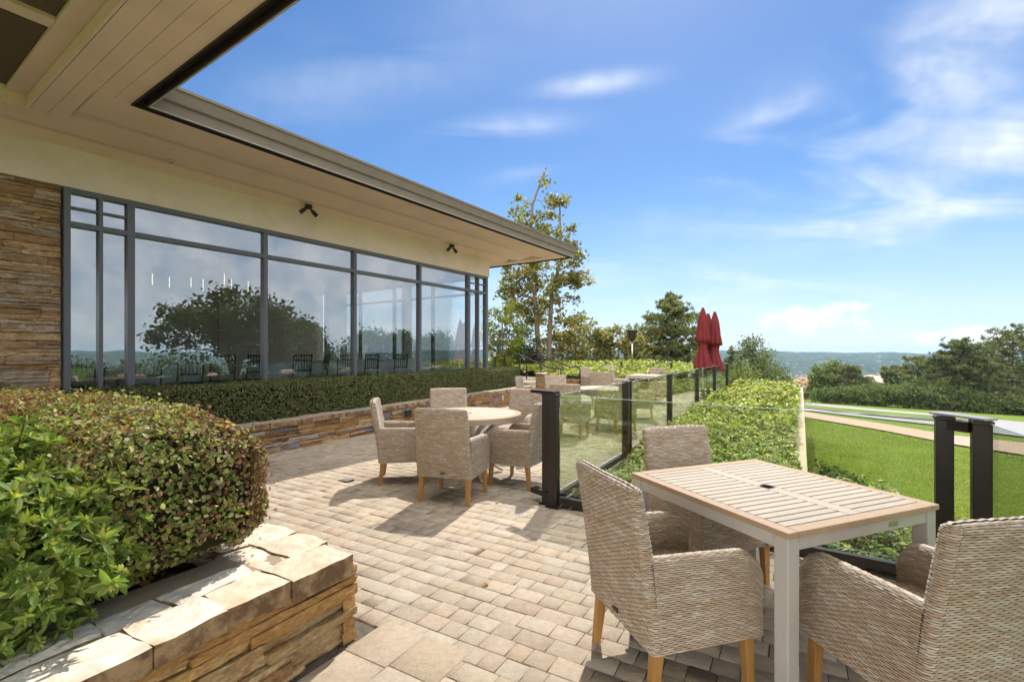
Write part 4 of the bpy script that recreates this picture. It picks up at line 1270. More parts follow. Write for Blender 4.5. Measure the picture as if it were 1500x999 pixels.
def near_bushes():
    h = NPH
    # clipped copper-green shrub
    t = thing('clipped_shrub', 'rounded clipped shrub with copper and green leaves in the foreground planter', 'shrub')
    half = np.array([1.95, .46, .34])
    P, N = rounded_shell(80000, half, 5, .042)
    P[:, 2] += .03 * wob(P, 2.5, 4) ; bulge = .05 * wob(P, 3.2, 9) + np.where(RNG.random(len(P)) < .03, RNG.uniform(.01, .06, len(P)), 0)
    P = P + N * bulge[:, None]
    c = NPC - NP * (.27 + 1.95) - UP * (.17 + .46)
    def world(P): return np.concatenate([c + P[:, :1] * NP + P[:, 1:2] * UP, P[:, 2:] + h + .38], 1)
    P[:, 0] += .0; W = world(P); NW_ = np.concatenate([N[:, :1] * NP + N[:, 1:2] * UP, N[:, 2:]], 1)
    top = np.clip(N[:, 2], 0, 1)
    n = len(P)
    patch = wob(P, 2.6, 5) + RNG.normal(0, .7, n)
    green = pick([(.19, .25, .06), (.30, .35, .09), (.14, .19, .05), (.42, .44, .16), (.55, .52, .28)], n)
    red = pick([(.25, .12, .075), (.32, .16, .10), (.19, .10, .065), (.38, .23, .15)], n)
    col = np.where((patch > .10)[:, None], red, green)
    V, Q, cc = leaf_arrays(W, NW_ * .9 + RNG.normal(0, .55, (n, 3)), RNG.uniform(.013, .030, n), col, .70, .14)
    raw_mesh('foliage', V, Q, cc, M['leaf'], t)
    mb = MB()
    for k in range(420):
        q = RNG.uniform(-1, 1, 3) * np.array([.96, .86, .85]) * half
        p0 = np.array([q[0] * .8, q[1] * .5, -.36]); a = world(p0[None])[0]; b = world(q[None])[0]; mid = (a + b) / 2 + RNG.normal(0, .05, 3)
        mb.tube([a, mid, b], [.006, .004, .002], 4, cap=False)
    mb.build('branches', M['twig'], t)
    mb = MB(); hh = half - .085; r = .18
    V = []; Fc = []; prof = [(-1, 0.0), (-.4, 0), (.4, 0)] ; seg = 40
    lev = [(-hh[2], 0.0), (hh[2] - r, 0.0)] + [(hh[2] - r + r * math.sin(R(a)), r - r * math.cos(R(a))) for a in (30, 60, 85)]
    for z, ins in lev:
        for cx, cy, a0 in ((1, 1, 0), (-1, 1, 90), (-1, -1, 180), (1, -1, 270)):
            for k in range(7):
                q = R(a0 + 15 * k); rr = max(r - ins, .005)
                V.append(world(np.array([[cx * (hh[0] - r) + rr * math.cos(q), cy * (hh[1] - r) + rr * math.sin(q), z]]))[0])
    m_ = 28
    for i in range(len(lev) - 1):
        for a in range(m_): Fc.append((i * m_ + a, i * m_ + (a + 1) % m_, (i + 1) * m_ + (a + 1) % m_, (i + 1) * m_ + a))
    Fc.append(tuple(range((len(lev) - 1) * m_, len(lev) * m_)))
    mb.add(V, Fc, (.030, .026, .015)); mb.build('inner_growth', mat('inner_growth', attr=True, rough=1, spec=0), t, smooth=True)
    # azalea with whorled bright leaves
    t = thing('azalea_bush', 'bright green azalea bush with whorled leaves at the lower left corner', 'shrub')
    K = 2300
    a = np.array([-1.93, 1.80])
    d = unit(RNG.normal(size=(K * 2, 3))); d = d[d[:, 2] > -.75][:K]
    r = .80 + .10 * wob(d, 3, 2) + RNG.normal(0, .09, len(d)); inner = RNG.random(len(d)) < .30; r = np.where(inner, r * RNG.uniform(.6, .9, len(d)), r)
    half = np.array([.54, .50, .45])
    P = d * r[:, None] * half; P[:, :2] = P[:, :1] * NP + P[:, 1:2] * UP
    cen = P + np.array([a[0], a[1], h + .29])
    ax = unit(P * np.array([1, 1, .6]) + np.array([0, 0, .55]) + RNG.normal(0, .32, P.shape))
    C = []; Nn = []; S = []; A = []; colr = []
    for ring, (m_, tilt, sz) in enumerate(((6, .95, .048), (5, .55, .039), (3, .25, .026))):
        for k in range(m_):
            ph = 2 * math.pi * k / m_ + RNG.uniform(0, .5, len(cen)) + ring
            e1 = unit(np.cross(ax, np.array([.3, .2, .93]))); e2 = np.cross(ax, e1)
            rad = e1 * np.cos(ph)[:, None] + e2 * np.sin(ph)[:, None]
            dirv = unit(rad * math.sin(tilt * 1.35) + ax * math.cos(tilt * 1.35)); nn = unit(ax * math.sin(tilt * 1.35) - rad * math.cos(tilt * 1.35))
            s = sz * RNG.uniform(.6, 1.25, len(cen)) * np.clip(1 + .35 * np.sin(np.arange(len(cen)) * 1.7), .6, 1.3)
            C.append(cen + dirv * s[:, None] * .55); Nn.append(nn + RNG.normal(0, .26, nn.shape)); S.append(s); A.append(dirv)
            pal = [(.21, .30, .065), (.25, .34, .08), (.16, .245, .055)] if ring == 0 else [(.33, .42, .10), (.39, .46, .13)] if ring == 1 else [(.45, .49, .14)]
            colr.append(pick(pal, len(cen), None, .16))
    V, Q, cc = leaf_arrays(np.concatenate(C), np.concatenate(Nn), np.concatenate(S), np.concatenate(colr), .36, .22, np.concatenate(A))
    raw_mesh('foliage', V, Q, cc, M['gloss_leaf'], t)
    mb = MB()
    for k in range(0, len(cen), 5):
        b = np.array([a[0], a[1], h - .03]) + RNG.normal(0, .08, 3) * (1, 1, 0)
        mid = b * .45 + cen[k] * .55 + (0, 0, .04); mb.tube([b, mid, cen[k]], [.008, .005, .002], 5, cap=False)
    mb.build('branches', M['twig'], t)
    # a few withered orange leaves inside it
    n = 46; q = cen[RNG.choice(len(cen), n)] * 1.0 + RNG.normal(0, .02, (n, 3)); q[:, 2] = h + RNG.uniform(.03, .32, n)
    leaves('withered_leaves', q, RNG.normal(size=(n, 3)), RNG.uniform(.03, .055, n), pick([(.45, .16, .03), (.40, .22, .05), (.3, .12, .04)], n), M['leaf'], t, .45)


near_bushes()


def long_hedge():
    t = thing('clipped_hedge', 'long dark green clipped hedge under the restaurant windows', 'hedge')
    n = 66000
    a0, a1 = PW0 - PN * .34, PW[2] - PN * .34 - PD * .15
    L = np.linalg.norm(a1 - a0)
    dep0, dep1 = 1.15, .55
    u = RNG.random(n) ** .8 * L
    kind = RNG.random(n)
    dw = dep0 + (dep1 - dep0) * u / L
    z0, z1 = .42, 1.00
    z = RNG.uniform(z0, z1, n); w = np.abs(RNG.normal(0, .03, n)); N = np.tile(np.array([*PN, .25]), (n, 1))
    tp = kind < .42
    z = np.where(tp, z1 - np.abs(RNG.normal(0, .025, n)), z); w = np.where(tp, RNG.random(n) * dw, w); N[tp] = (0, 0, 1)
    en = kind > .965
    u = np.where(en, L - np.abs(RNG.normal(0, .03, n)), u); w = np.where(en, RNG.random(n) * dw, w); N[en] = (*PD, .2)
    # rounded shoulder
    sh = np.clip((z - (z1 - .12)) / .12, 0, 1); w = w + np.where(~tp, .05 * sh ** 2, 0); 
    zz = z - np.where(tp, .05 * np.clip(1 - w / .14, 0, 1) ** 2, 0)
    P = np.concatenate([a0 + u[:, None] * PD - w[:, None] * PN, zz[:, None]], 1)
    P = P + N * (.028 * wob(P, 3.0, 3))[:, None]
    c = pick([(.095, .125, .038), (.135, .165, .05), (.07, .095, .03), (.19, .185, .065), (.20, .12, .065)], n, [.32, .28, .18, .14, .08])
    V, Q, cc = leaf_arrays(P, N + RNG.normal(0, .6, (n, 3)), RNG.uniform(.018, .034, n) * (1 + .35 * u / L), c, .65, .14)
    raw_mesh('foliage', V, Q, cc, M['hedge_leaf'], t)
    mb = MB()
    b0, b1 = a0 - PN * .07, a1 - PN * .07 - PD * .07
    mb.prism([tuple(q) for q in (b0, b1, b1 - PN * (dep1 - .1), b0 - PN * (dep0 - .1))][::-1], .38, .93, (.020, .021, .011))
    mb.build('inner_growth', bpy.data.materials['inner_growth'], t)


long_hedge()

GCOV = [(.27, .32, .06), (.37, .41, .085), (.16, .235, .05), (.48, .50, .22), (.075, .13, .03), (.60, .60, .36)]


def ground_cover(name, poly, n, hfun, smin, smax, pal, w, base_z, near_bias=True):
    poly = np.array(poly, float); lo, hi = poly.min(0), poly.max(0)
    P = []; tot = 0
    while tot < n:
        q = RNG.uniform(lo, hi, (n * 3, 2)); q = q[inside(q, poly)]
        if near_bias: q = q[RNG.random(len(q)) < np.clip(5.0 / np.hypot(q[:, 0], q[:, 1]), .12, 1)]
        P.append(q); tot += len(q)
    P = np.concatenate(P)[:n]
    D = np.hypot(P[:, 0], P[:, 1])
    P3 = np.concatenate([P, np.zeros((n, 1))], 1)
    h = hfun(P) * (1 + .45 * wob(P3, 1.6, 21) + .35 * wob(P3, 5.5, 22))
    f = 1 - np.abs(RNG.normal(0, .22, n)); f = np.clip(f, .05, 1.05)
    z = base_z(P) + h * f
    size = RNG.uniform(smin, smax, n) * np.clip(D / 6.5, .8, 3.0) ** .75
    c = pick(pal, n, w) * (.92 + .16 * (wob(P3, 1.1, 8) > 0))[:, None]
    near = np.clip((9.5 - D) / 5, 0, 1) * .75
    sw = RNG.random(n) < near
    c = np.where(sw[:, None], pick([(.15, .235, .06), (.24, .32, .10), (.46, .50, .28), (.60, .62, .42), (.10, .16, .045)], n, [.28, .24, .2, .12, .16]), c)
    N = RNG.normal(0, .55, (n, 3)) + (0, 0, 1)
    leaves(name, np.concatenate([P, z[:, None]], 1), N, size, c, M['leaf'], None, .6, .18, kind='stuff')


bedpoly = [rail(.12) + NP * .12, rail(16) + NP * .16, KERB[1] + UP * 2.2 - NP * .15, KERB[2] - NP * .10, KERB[3] - NP * .05 , KERB[3] + NP * .12, RB + NP * 1.5 - UP * .3, RB + NP * 1.5 - UP * 3, RB - UP * 3 + NP * .1, RB + NP * .10 + UP * .10]
def bed_h(P):
    s = (P - RA) @ UP; q = (P - RA) @ NP
    return .13 + .20 * np.clip((s - .6) / 5, 0, 1) + .05 * np.clip((q - .2) / 1.5, 0, 1)
ground_cover('ground_cover', bedpoly, 100000, bed_h, .030, .062, GCOV, [.24, .22, .18, .16, .10, .10], lambda P: np.zeros(len(P)) - .03)

# ------------------------------------------------------------------ bank, steps, handrails at the far end
def far_end():
    # low brick wall and planted bank behind it
    e = rail(16.9)
    a = np.array([(822 - CX) / F * 17.6, 17.6]); b = a + NP * 3.6
    bank = [a + UP * .15, b + UP * .15, b + UP * 3.5 + NP * .5, b + UP * 9, a + UP * 9 - NP * 9, a - NP * 9 + UP * 3, a + UP * 1.9 - NP * 3.2]
    mb = MB(); V = []
    bp = np.array(bank)
    mb.prism([tuple(q) for q in bank][::-1], -.2, .42); mb.build('planted_bank', M['soil'], kind='structure')
    def bh(P): s = (P - a) @ UP; return .22 + .12 * np.clip(s / 2, 0, 1)
    def bz(P): s = (P - a) @ UP; q = (P - a) @ NP; return .42 + .16 * np.clip(s / 3, 0, 1) * np.clip(1 - q / 6, 0, 1)
    ground_cover('ground_cover', bank, 26000, bh, .05, .075, GCOV, [.28, .32, .12, .16, .05, .07], bz, False)
    t = thing('brick_wall', 'low reddish stone wall holding the planted bank at the far end of patio', 'wall')
    mb = MB(); ledge_wall(mb, a, b, -UP, 0, .40, .06, .09, .18, .28, rough=.005, pal=[(.30, .15, .08), (.34, .19, .10), (.27, .14, .08)]); mb.prism([tuple(q) for q in (a + UP * .02, b + UP * .02, b + UP * .14, a + UP * .14)][::-1], 0, .40, (.3, .2, .12)); mb.build('stone_facing', M['stone'], t)
    mb = MB(); coping_run(mb, a, b, UP, .2, .47, .06, .4, .7, 1, [(.42, .26, .15), (.46, .30, .18)]); mb.build('coping', M['coping'], t)
    # steps up to the building level
    lo = np.array([(806 - CX) / F * 15.7, 15.7]); lo2 = lo + UP * 1.65
    t = thing('garden_steps', 'three stone steps rising beside the hedge end to the upper terrace', 'steps')
    for k in range(3):
        mb = MB(); q0, q1 = lo - NP * (.36 * k + .1), lo2 - NP * (.36 * k + .1)
        mb.prism([tuple(q) for q in (q0, q1, q1 - NP * (1.6 - .36 * k), q0 - NP * (1.6 - .36 * k))][::1], .15 * k + .001, .15 * (k + 1))
        mb.build('step', M['concrete'], t, bevel=.01)
    mb = MB(); q0, q1 = lo - NP * 1.75 - UP * 1.2, lo2 - NP * 1.75 + UP * 2
    mb.prism([tuple(q) for q in (q0, q1, q1 - NP * 7, q0 - NP * 7)], 0, .446); mb.build('upper_terrace', M['concrete'], kind='structure')
    t = thing('stone_pier', 'short ledge stone pier at the foot of the steps beside the hedge end', 'pier')
    pc = lo - UP * .36 - NP * .35; s = .32
    mb = MB(); cs = [pc, pc + NP * s, pc + NP * s + UP * s, pc + UP * s]
    ledge_wall(mb, cs[0], cs[1], -UP, 0, .72, .05, .1, .12, .3); ledge_wall(mb, cs[1], cs[2], NP, 0, .72, .05, .1, .12, .3)
    mb.prism([tuple(q) for q in cs][::1], 0, .71, (.3, .24, .18)); mb.build('stone_facing', M['stone'], t)
    mb = MB(); coping_run(mb, cs[0], cs[1], UP, s, .78, .06, .3, .4, 1); mb.build('coping', M['coping'], t)
    for off, lb in ((0.0, 'black metal handrail beside the steps nearer the hedge'), (1.62, 'black metal handrail on the far side of the steps')):
        t = thing('handrail', lb, 'handrail', (0, 0, 0), 0, 'handrails of the garden steps')
        f = lo + UP * off
        p = lambda s, z: (*(f - NP * s), z)
        mb = MB(); mb.tube([p(-.38, .70), p(-.38, .93), p(.0, .93), p(1.15, 1.37), p(1.75, 1.37), p(1.75, .45)], .024, 8); mb.build('rail', M['darkmetal'], t)
        mb = MB(); mb.tube([p(-.38, 0), p(-.38, .70)], .022, 8); mb.build('post', M['darkmetal'], t)
        mb = MB(); mb.tube([p(1.15, .45), p(1.15, 1.36)], .020, 8); mb.build('post', M['darkmetal'], t)
    # heater
    x, y = (926 - CX) / F * 19.0, 19.0
    t = thing('patio_heater', 'tall patio heater with silver pole and dark bucket head', 'heater', (x, y, 0))
    mb = MB(); mb.lathe([(0, 0), (.27, 0), (.27, .06), (.24, .08), (.235, .74), (.22, .80), (.05, .84), (0, .84)], seg=32); mb.build('base', M['chrome'], t, smooth=True)
    mb = MB(); mb.tube([(0, 0, .8), (0, 0, 1.95)], .032, 14); mb.build('pole', M['chrome'], t, smooth=True)
    mb = MB(); mb.lathe([(0, 1.92), (.10, 1.93), (.15, 2.02), (.185, 2.28), (.21, 2.29), (.21, 2.33), (0, 2.36)], seg=28); mb.build('burner_head', M['darkmetal'], t, smooth=False)
    # bollard lights
    for px, d, z0, hgt, lb in ((888, 19.6, .45, .62, 'short dark bollard light standing in the ground cover bank'), (724.6, 20.5, .45, 1.15, 'dark bollard light beside the building corner on the upper terrace')):
        t = thing('bollard_light', lb, 'bollard light', ((px - CX) / F * d, d, z0))
        mb = MB(); mb.tube([(0, 0, 0), (0, 0, hgt * .72)], .055, 12); mb.build('post', M['darkmetal'], t)
        mb = MB(); mb.tube([(0, 0, hgt * .72), (0, 0, hgt * .9)], .045, 12); mb.build('lens', M['greymetal'], t)
        mb = MB(); mb.tube([(0, 0, hgt * .9), (0, 0, hgt)], .06, 12); mb.build('cap', M['darkmetal'], t)
    t = thing('lantern', 'dark box lantern on a post beyond the far railing', 'lantern', ((967 - CX) / F * 21.5, 21.5, -.2))
    mb = MB(); mb.box((0, 0, .45), (.07, .07, .9)); mb.build('post', M['darkmetal'], t)
    mb = MB()
    for sx in (-1, 1):
        for sy in (-1, 1): mb.box((sx * .13, sy * .13, 1.06), (.03, .03, .30))
    mb.box((0, 0, 1.225), (.32, .32, .03)); mb.box((0, 0, .905), (.30, .30, .02)); mb.build('housing', M['darkmetal'], t)
    mb = MB(); mb.box((0, 0, 1.06), (.2, .2, .26)); mb.build('lens', mat('lantern_lens', (.35, .12, .07), .5), t)


far_end()


def umbrella(x, y, top, label, seed):
    t = thing('closed_umbrella', label, 'umbrella', (x, y, 0), seed * 40, 'closed red patio umbrellas')
    rs = np.random.default_rng(seed)
    mb = MB(); mb.tube([(0, 0, .06), (0, 0, top - .06)], .022, 10); mb.build('pole', M['chrome'], t)
    mb = MB(); mb.lathe([(0, .0), (.26, 0), (.26, .05), (.06, .09), (.05, .3), (0, .3)], seg=28); mb.build('base', M['darkmetal'], t)
    mb = MB(); mb.lathe([(0, top + .06), (.018, top + .05), (.03, top + .01), (.035, top - .03)], seg=14); mb.build('finial', M['chrome'], t, smooth=True)
    # folded canopy: deep pleats, pinched by a tie, flared hem, with a vent flap above
    seg = 96; V = []; prof = [(top - .02, .025, 0), (top - .12, .06, .15), (top - .35, .115, .3), (top - .62, .155, .32), (top - .8, .175, .36), (top - .98, .20, .40), (top - 1.10, .21, .40), (top - 1.11, .15, .3),
                              (top - 1.2, .125, .25), (top - 1.30, .115, .2), (top - 1.38, .13, .3), (top - 1.55, .18, .38), (top - 1.75, .23, .42), (top - 1.93, .265, .45)]
    ph = rs.uniform(0, 6.28)
    for z, r, a in prof:
        for k in range(seg):
            q = 2 * math.pi * k / seg
            f = 1 + a * .75 * (abs(math.sin(4 * q + ph + .35 * math.sin(z * 5))) - .55) + .06 * math.sin(3 * q + z * 6 + ph)
            V.append((r * f * math.cos(q + .22 * (top - z)), r * f * math.sin(q + .22 * (top - z)), z + .03 * math.sin(8 * q + ph) * (r > .2)))
    k = len(prof)
    Fc = [(i * seg + j, (i + 1) * seg + j, (i + 1) * seg + (j + 1) % seg, i * seg + (j + 1) % seg) for i in range(k - 1) for j in range(seg)]
    mb = MB(); mb.add(V, Fc); c = mb.build('canopy', M['red'], t, smooth=True)
    mb = MB(); mb.lathe([(.118, top - 1.33), (.126, top - 1.31), (.126, top - 1.28), (.118, top - 1.26)], seg=32); mb.build('tie_strap', M['red'], c)


umbrella((1029.5 - CX) / F * 15.2, 15.2, 2.90, 'closed red umbrella, tallest of three, nearest to the railing glass at left', 1)
umbrella((1037.5 - CX) / F * 16.0, 16.0, 2.78, 'closed red umbrella squeezed between the two others', 2)
umbrella((1047 - CX) / F * 15.5, 15.5, 2.80, 'closed red umbrella at the right of the three', 3)

# ------------------------------------------------------------------ trees
def bez(a, b, bow, k=5):
    a, b = np.array(a, float), np.array(b, float); m = (a + b) / 2 + bow
    t = np.linspace(0, 1, k)[:, None]
    return (1 - t) ** 2 * a + 2 * t * (1 - t) * m + t ** 2 * b


def broadleaf(name, label, base, trunks, blobs, ncl, per, leaf, pal, rc=.45, aspect=.7, group=None, cat='tree', bark='bark', r0=.12, w=None, shell=.55, limbs=True):
    """trunks: polylines (relative); blobs: (centre, radii) ellipsoids (relative) that hold the leaf clusters"""
    t = thing(name, label, cat, tuple(float(q) for q in base), 0, group)
    mb = MB()
    tp = []
    for tr in trunks:
        rad = np.linspace(r0, r0 * .22, len(tr)); mb.tube(tr, list(rad), 9)
        tr = np.array(tr, float); q = np.linspace(0, 1, 30) * (len(tr) - 1)
        tp.append(np.stack([np.interp(q, range(len(tr)), tr[:, i]) for i in range(3)], 1)[6:])
    tp = np.concatenate(tp)
    vol = np.array([b[1][0] * b[1][1] * b[1][2] for b in blobs]); vol = vol ** .8; vol /= vol.sum()
    C = []
    for k in range(ncl):
        c, rr = blobs[RNG.choice(len(blobs), p=vol)]
        d = unit(RNG.normal(size=3)); r = RNG.uniform(shell ** 3, 1) ** (1 / 3)
        C.append(np.array(c) + d * r * np.array(rr))
    C = np.array(C)
    if limbs:
        for k in range(0, len(C), 2):
            c = C[k]; cand = tp[tp[:, 2] < c[2] - .1 * abs(c[0]) + .2]
            if len(cand) == 0: cand = tp[:3]
            q = cand[np.argmin(np.linalg.norm((cand - c) * (1, 1, .9), axis=1) + RNG.random(len(cand)) * .4)]
            dist = np.linalg.norm(c - q)
            mb.tube(bez(q, c, RNG.normal(0, .08, 3) * dist + (0, 0, .08 * dist)), [min(r0 * .4, .016 + .012 * dist) * f for f in (1, .8, .6, .4, .2)], 5, cap=False)
    mb.build('trunk', M[bark], t, smooth=True)
    n = ncl * per
    ci = RNG.integers(0, ncl, n)
    s = rc * RNG.uniform(.6, 1.3, ncl)
    P = C[ci] + RNG.normal(0, 1, (n, 3)) * s[ci][:, None] * np.array([.5, .5, .4])
    cl = RNG.normal(0, .16, ncl)
    col = pick(pal, n, w) * (1 + cl[ci][:, None]); col = np.clip(col, .004, .9)
    leaves('crown', P, RNG.normal(0, .7, (n, 3)) + (0, 0, .7), leaf * RNG.uniform(.6, 1.25, n), col, M['leaf'], t, aspect, .15)
    return t


def conifer(name, label, base, H, Rm, pal, nb=60, tuft=16, group=None, leaf=.22, z0=.12, taper=.8, irregular=.3, needles=14, lean=(0, 0), bark='darkbark', cat='tree'):
    t = thing(name, label, cat, tuple(float(q) for q in base), 0, group)
    mb = MB(); top = np.array([lean[0], lean[1], H])
    tr = bez((0, 0, -.3), top, (RNG.normal(0, .15), RNG.normal(0, .15), 0), 8)
    mb.tube(tr, list(np.linspace(.03 * H ** .7 + .03, .02, 8)), 9)
    P = []; D = []
    for k in range(nb):
        f = z0 + (1 - z0) * (k + RNG.random()) / nb
        q = np.array([np.interp(f, np.linspace(0, 1, 8), tr[:, i]) for i in range(3)])
        L = Rm * (1 - (f - z0) / (1 - z0)) ** taper * (1 + RNG.normal(0, irregular)) + .12
        L = max(L, .12); a = k * 2.4 + RNG.normal(0, .5)
        d = np.array([math.cos(a), math.sin(a), RNG.normal(.12, .15)])
        e = q + d * L; pts = bez(q, e, (0, 0, -.06 * L), 6)
        mb.tube(pts, [.035 * L ** .5 * g + .004 for g in (1, .8, .6, .45, .3, .15)], 5, cap=False)
        m = max(3, int(tuft * L / Rm))
        for j in range(m):
            g = .25 + .75 * RNG.random() ** .7
            p = np.array([np.interp(g, np.linspace(0, 1, 6), pts[:, i]) for i in range(3)]) + RNG.normal(0, .10, 3) * L * (1, 1, .45)
            P.append(p); D.append(d)
    mb.build('trunk', M[bark], t, smooth=True)
    P = np.array(P); D = np.array(D); n = len(P)
    P2 = np.repeat(P, needles, 0); A = unit(RNG.normal(0, .8, (n * needles, 3)) + np.repeat(D, needles, 0) * .4 + (0, 0, .35))
    s = leaf * RNG.uniform(.6, 1.2, n * needles)
    C = P2 + A * s[:, None] * .5
    cl = np.repeat(RNG.normal(0, .2, n), needles)
    col = np.clip(pick(pal, n * needles) * (1 + cl[:, None]), .004, .9)
    leaves('crown', C, RNG.normal(size=(n * needles, 3)), s, col, M['leaf'], t, .22, .1, axis=A)
    return t


def base_at(px, d): x = (px - CX) / F * d; return (x, d, float(terrain(x, d)) - .05)


OLIVE = [(.17, .19, .05), (.23, .235, .06), (.29, .24, .075), (.29, .17, .07), (.13, .16, .045), (.36, .30, .11)]
GRN = [(.075, .12, .03), (.10, .155, .038), (.055, .09, .026), (.145, .19, .05)]
PINE = [(.115, .15, .06), (.145, .175, .07), (.085, .115, .05), (.19, .205, .09)]
YEL = [(.22, .26, .045), (.29, .32, .06), (.16, .21, .04)]


def trees():
    # young sycamore with two stems
    d = 23.5; x = (795 - CX) / F * d
    k = d / F
    def rel(px, py, dy=0): return ((px - 795) * k, dy, EYE + (HY - py) * k - .5)
    bl = [(rel(790, 270), (.55, .5, .6)), (rel(765, 312), (.9, .8, .8)), (rel(815, 305), (.7, .7, .6)), (rel(782, 345), (1.2, 1.0, .9)), (rel(828, 350), (.8, .8, .8)),
          (rel(760, 405), (1.2, 1.1, 1.0)), (rel(810, 400), (1.3, 1.2, 1.1)), (rel(848, 408), (.8, .8, .7)), (rel(775, 455), (1.4, 1.2, .8)), (rel(832, 455), (1.0, 1.0, .8)), (rel(745, 440), (.8, .8, .8)), (rel(855, 375), (.5, .5, .4))]
    broadleaf('sycamore_tree', 'tall airy sycamore with two stems and browning leaves beyond the building corner', (x, d, .5),
              [[(-.15, 0, -.5), (-.2, 0, 1), rel(783, 430), rel(776, 350), rel(780, 300), rel(797, 252)], [(.28, 0, -.5), (.3, 0, 1), rel(808, 430), rel(822, 380), rel(820, 300)]],
              bl, 170, 44, .15, OLIVE, .34, .85, r0=.16, w=[.28, .27, .16, .09, .12, .08], shell=.2)
    # shrubs behind the building corner and along the bank
    sh = [('leafy_shrub', 'yellow-green leafy tree right beside the building corner', 735, 21.5, 3.3, 1.0, YEL, 50, 60, .13),
          ('pine_shrub', 'dense dark green bushy pine below the sycamore', 757, 22.5, 2.3, 1.15, GRN, 60, 80, .10),
          ('purple_shrub', 'dark purple-leaved shrub below the sycamore stems', 777, 21.8, 1.35, .55, [(.045, .02, .03), (.07, .03, .04), (.03, .018, .022)], 26, 60, .09)]
    for nm, lb, px, dd, hh, rr, pal, nc, per, lf in sh:
        x = (px - CX) / F * dd
        broadleaf(nm, lb, (x, dd, .45), [[(0, 0, -.3), (.05, 0, hh * .5), (0, 0, hh * .85)]], [((0, 0, hh * .55), (rr, rr, hh * .46)), ((rr * .3, 0, hh * .3), (rr * .8, rr, hh * .3))], nc, per, lf, pal, .32, .6, cat='shrub', r0=.05)
    for px, py, dd, rr, lb in ((828, 487, 25, 1.3, 'sparse olive shrub right of the sycamore stems'), (862, 482, 26.5, 1.25, 'sparse olive young tree between sycamore and heater'),
                               (903, 484, 25.5, 1.35, 'sparse olive young tree behind the heater, left'), (943, 492, 26.5, 1.2, 'sparse olive young tree between heater and conifer')):
        x = (px - CX) / F * dd; top = EYE + (HY - py) * dd / F + .35; hh = top - .1
        broadleaf('young_tree', lb, (x, dd, .1), [[(0, 0, -.3), (.1, 0, hh * .5), (0, 0, hh * .9)], [(.1, 0, -.3), (-.3, .1, hh * .5), (-.4, 0, hh * .8)]],
                  [((0, 0, hh * .55), (rr, rr, hh * .45)), ((-rr * .5, 0, hh * .75), (rr * .5, rr * .5, hh * .28)), ((rr * .6, 0, hh * .65), (rr * .5, rr * .5, hh * .3))], 62, 42, .15, OLIVE + [(.12, .16, .04)], .32, .75, group='young trees behind the bank', r0=.05, shell=.3)
    # conifer behind the far railing
    conifer('cypress_tree', 'broad dark conifer standing behind the far railing left of the umbrellas', ((982 - CX) / F * 27, 27, -.3), 5.0, 2.75, [(.14, .17, .06), (.18, .20, .07), (.10, .135, .05), (.22, .23, .085)], 100, 30, None, .22, .04, .66, .22, 16)
    # shrubs beyond the bed, right of umbrellas
    def bush(px, py, dd, rr, pal, lb, lf=.12, nm='leafy_shrub', nc=60, per=60, sq=.46):
        b = base_at(px, dd); top = EYE + (HY - py) * dd / F; hh = top - b[2]
        broadleaf(nm, lb, b, [[(0, 0, -.2), (.05, 0, hh * .45), (0, 0, hh * .85)]], [((0, 0, hh * .52), (rr, rr, hh * sq)), ((rr * .4, 0, hh * .35), (rr * .8, rr * .8, hh * .3))], nc, per, lf, pal, .45 * rr ** .5, .6, cat='shrub' if hh < 5 else 'tree', r0=.05 + hh * .008)
    conifer('young_pine', 'thin young pine just right of the umbrellas', base_at(1071, 27), 27 / F * (HY - 510) + EYE - base_at(1071, 27)[2], .8, PINE, 30, 10, None, .2, .3, .7, .3, 12)
    bush(1088, 533, 24, 1.2, YEL + GRN, 'bright green low shrub behind the end of the ground cover, left', .11)
    bush(1104, 498, 29, 1.35, PINE + [(.11, .12, .035)], 'upright olive conifer-like shrub right of the umbrellas', .14, 'upright_shrub', 85, 80, .5)
    bush(1120, 526, 27, 1.5, GRN, 'dark rounded shrub right of the upright olive one', .12)
    bush(1146, 532, 31, .6, GRN, 'slim dark green shrub near the tan house roof', .12, nc=34)
    bush(1154, 548, 28, .7, [(.22, .14, .05), (.16, .15, .04), (.10, .11, .03)], 'orange tinted low shrub beside the tan house roof', .10, nc=30)
    # row of trees beyond the road
    row = [(1205, 530, 64, 1.5, 'b', GRN + YEL[:1], 'slim fresh green poplar at the left end of the road trees'), (1222, 528, 66, 1.6, 'b', GRN + YEL[:1], 'second slim fresh green poplar beside the left one'),
           (1243, 537, 62, 2.6, 'c', PINE, 'dark round pine right of the two poplars'), (1262, 566, 60, 2.0, 'b', GRN, 'low dark shrub tree in front of the pale roof'),
           (1309, 537, 70, 2.2, 'c', PINE, 'spreading pine behind the pale roofs'), (1345, 524, 64, 3.2, 'c', PINE + OLIVE[:1], 'large dusky pine left of the thin stemmed pine'),
           (1362, 545, 58, 3.0, 'b', GRN, 'dark green shrub tree under the dusky pine'), (1378, 540, 64, 2.6, 'c', PINE, 'pine just left of the bridged railing posts'),
           (1440, 522, 66, 3.0, 'c', PINE, 'pine behind the thin stemmed pine at right'), (1483, 484, 52, 4.4, 'c', PINE, 'big dark pine at the right edge of the photo'),
           (1528, 470, 56, 5.0, 'c', PINE, 'big dark pine half cut off by the right edge')]
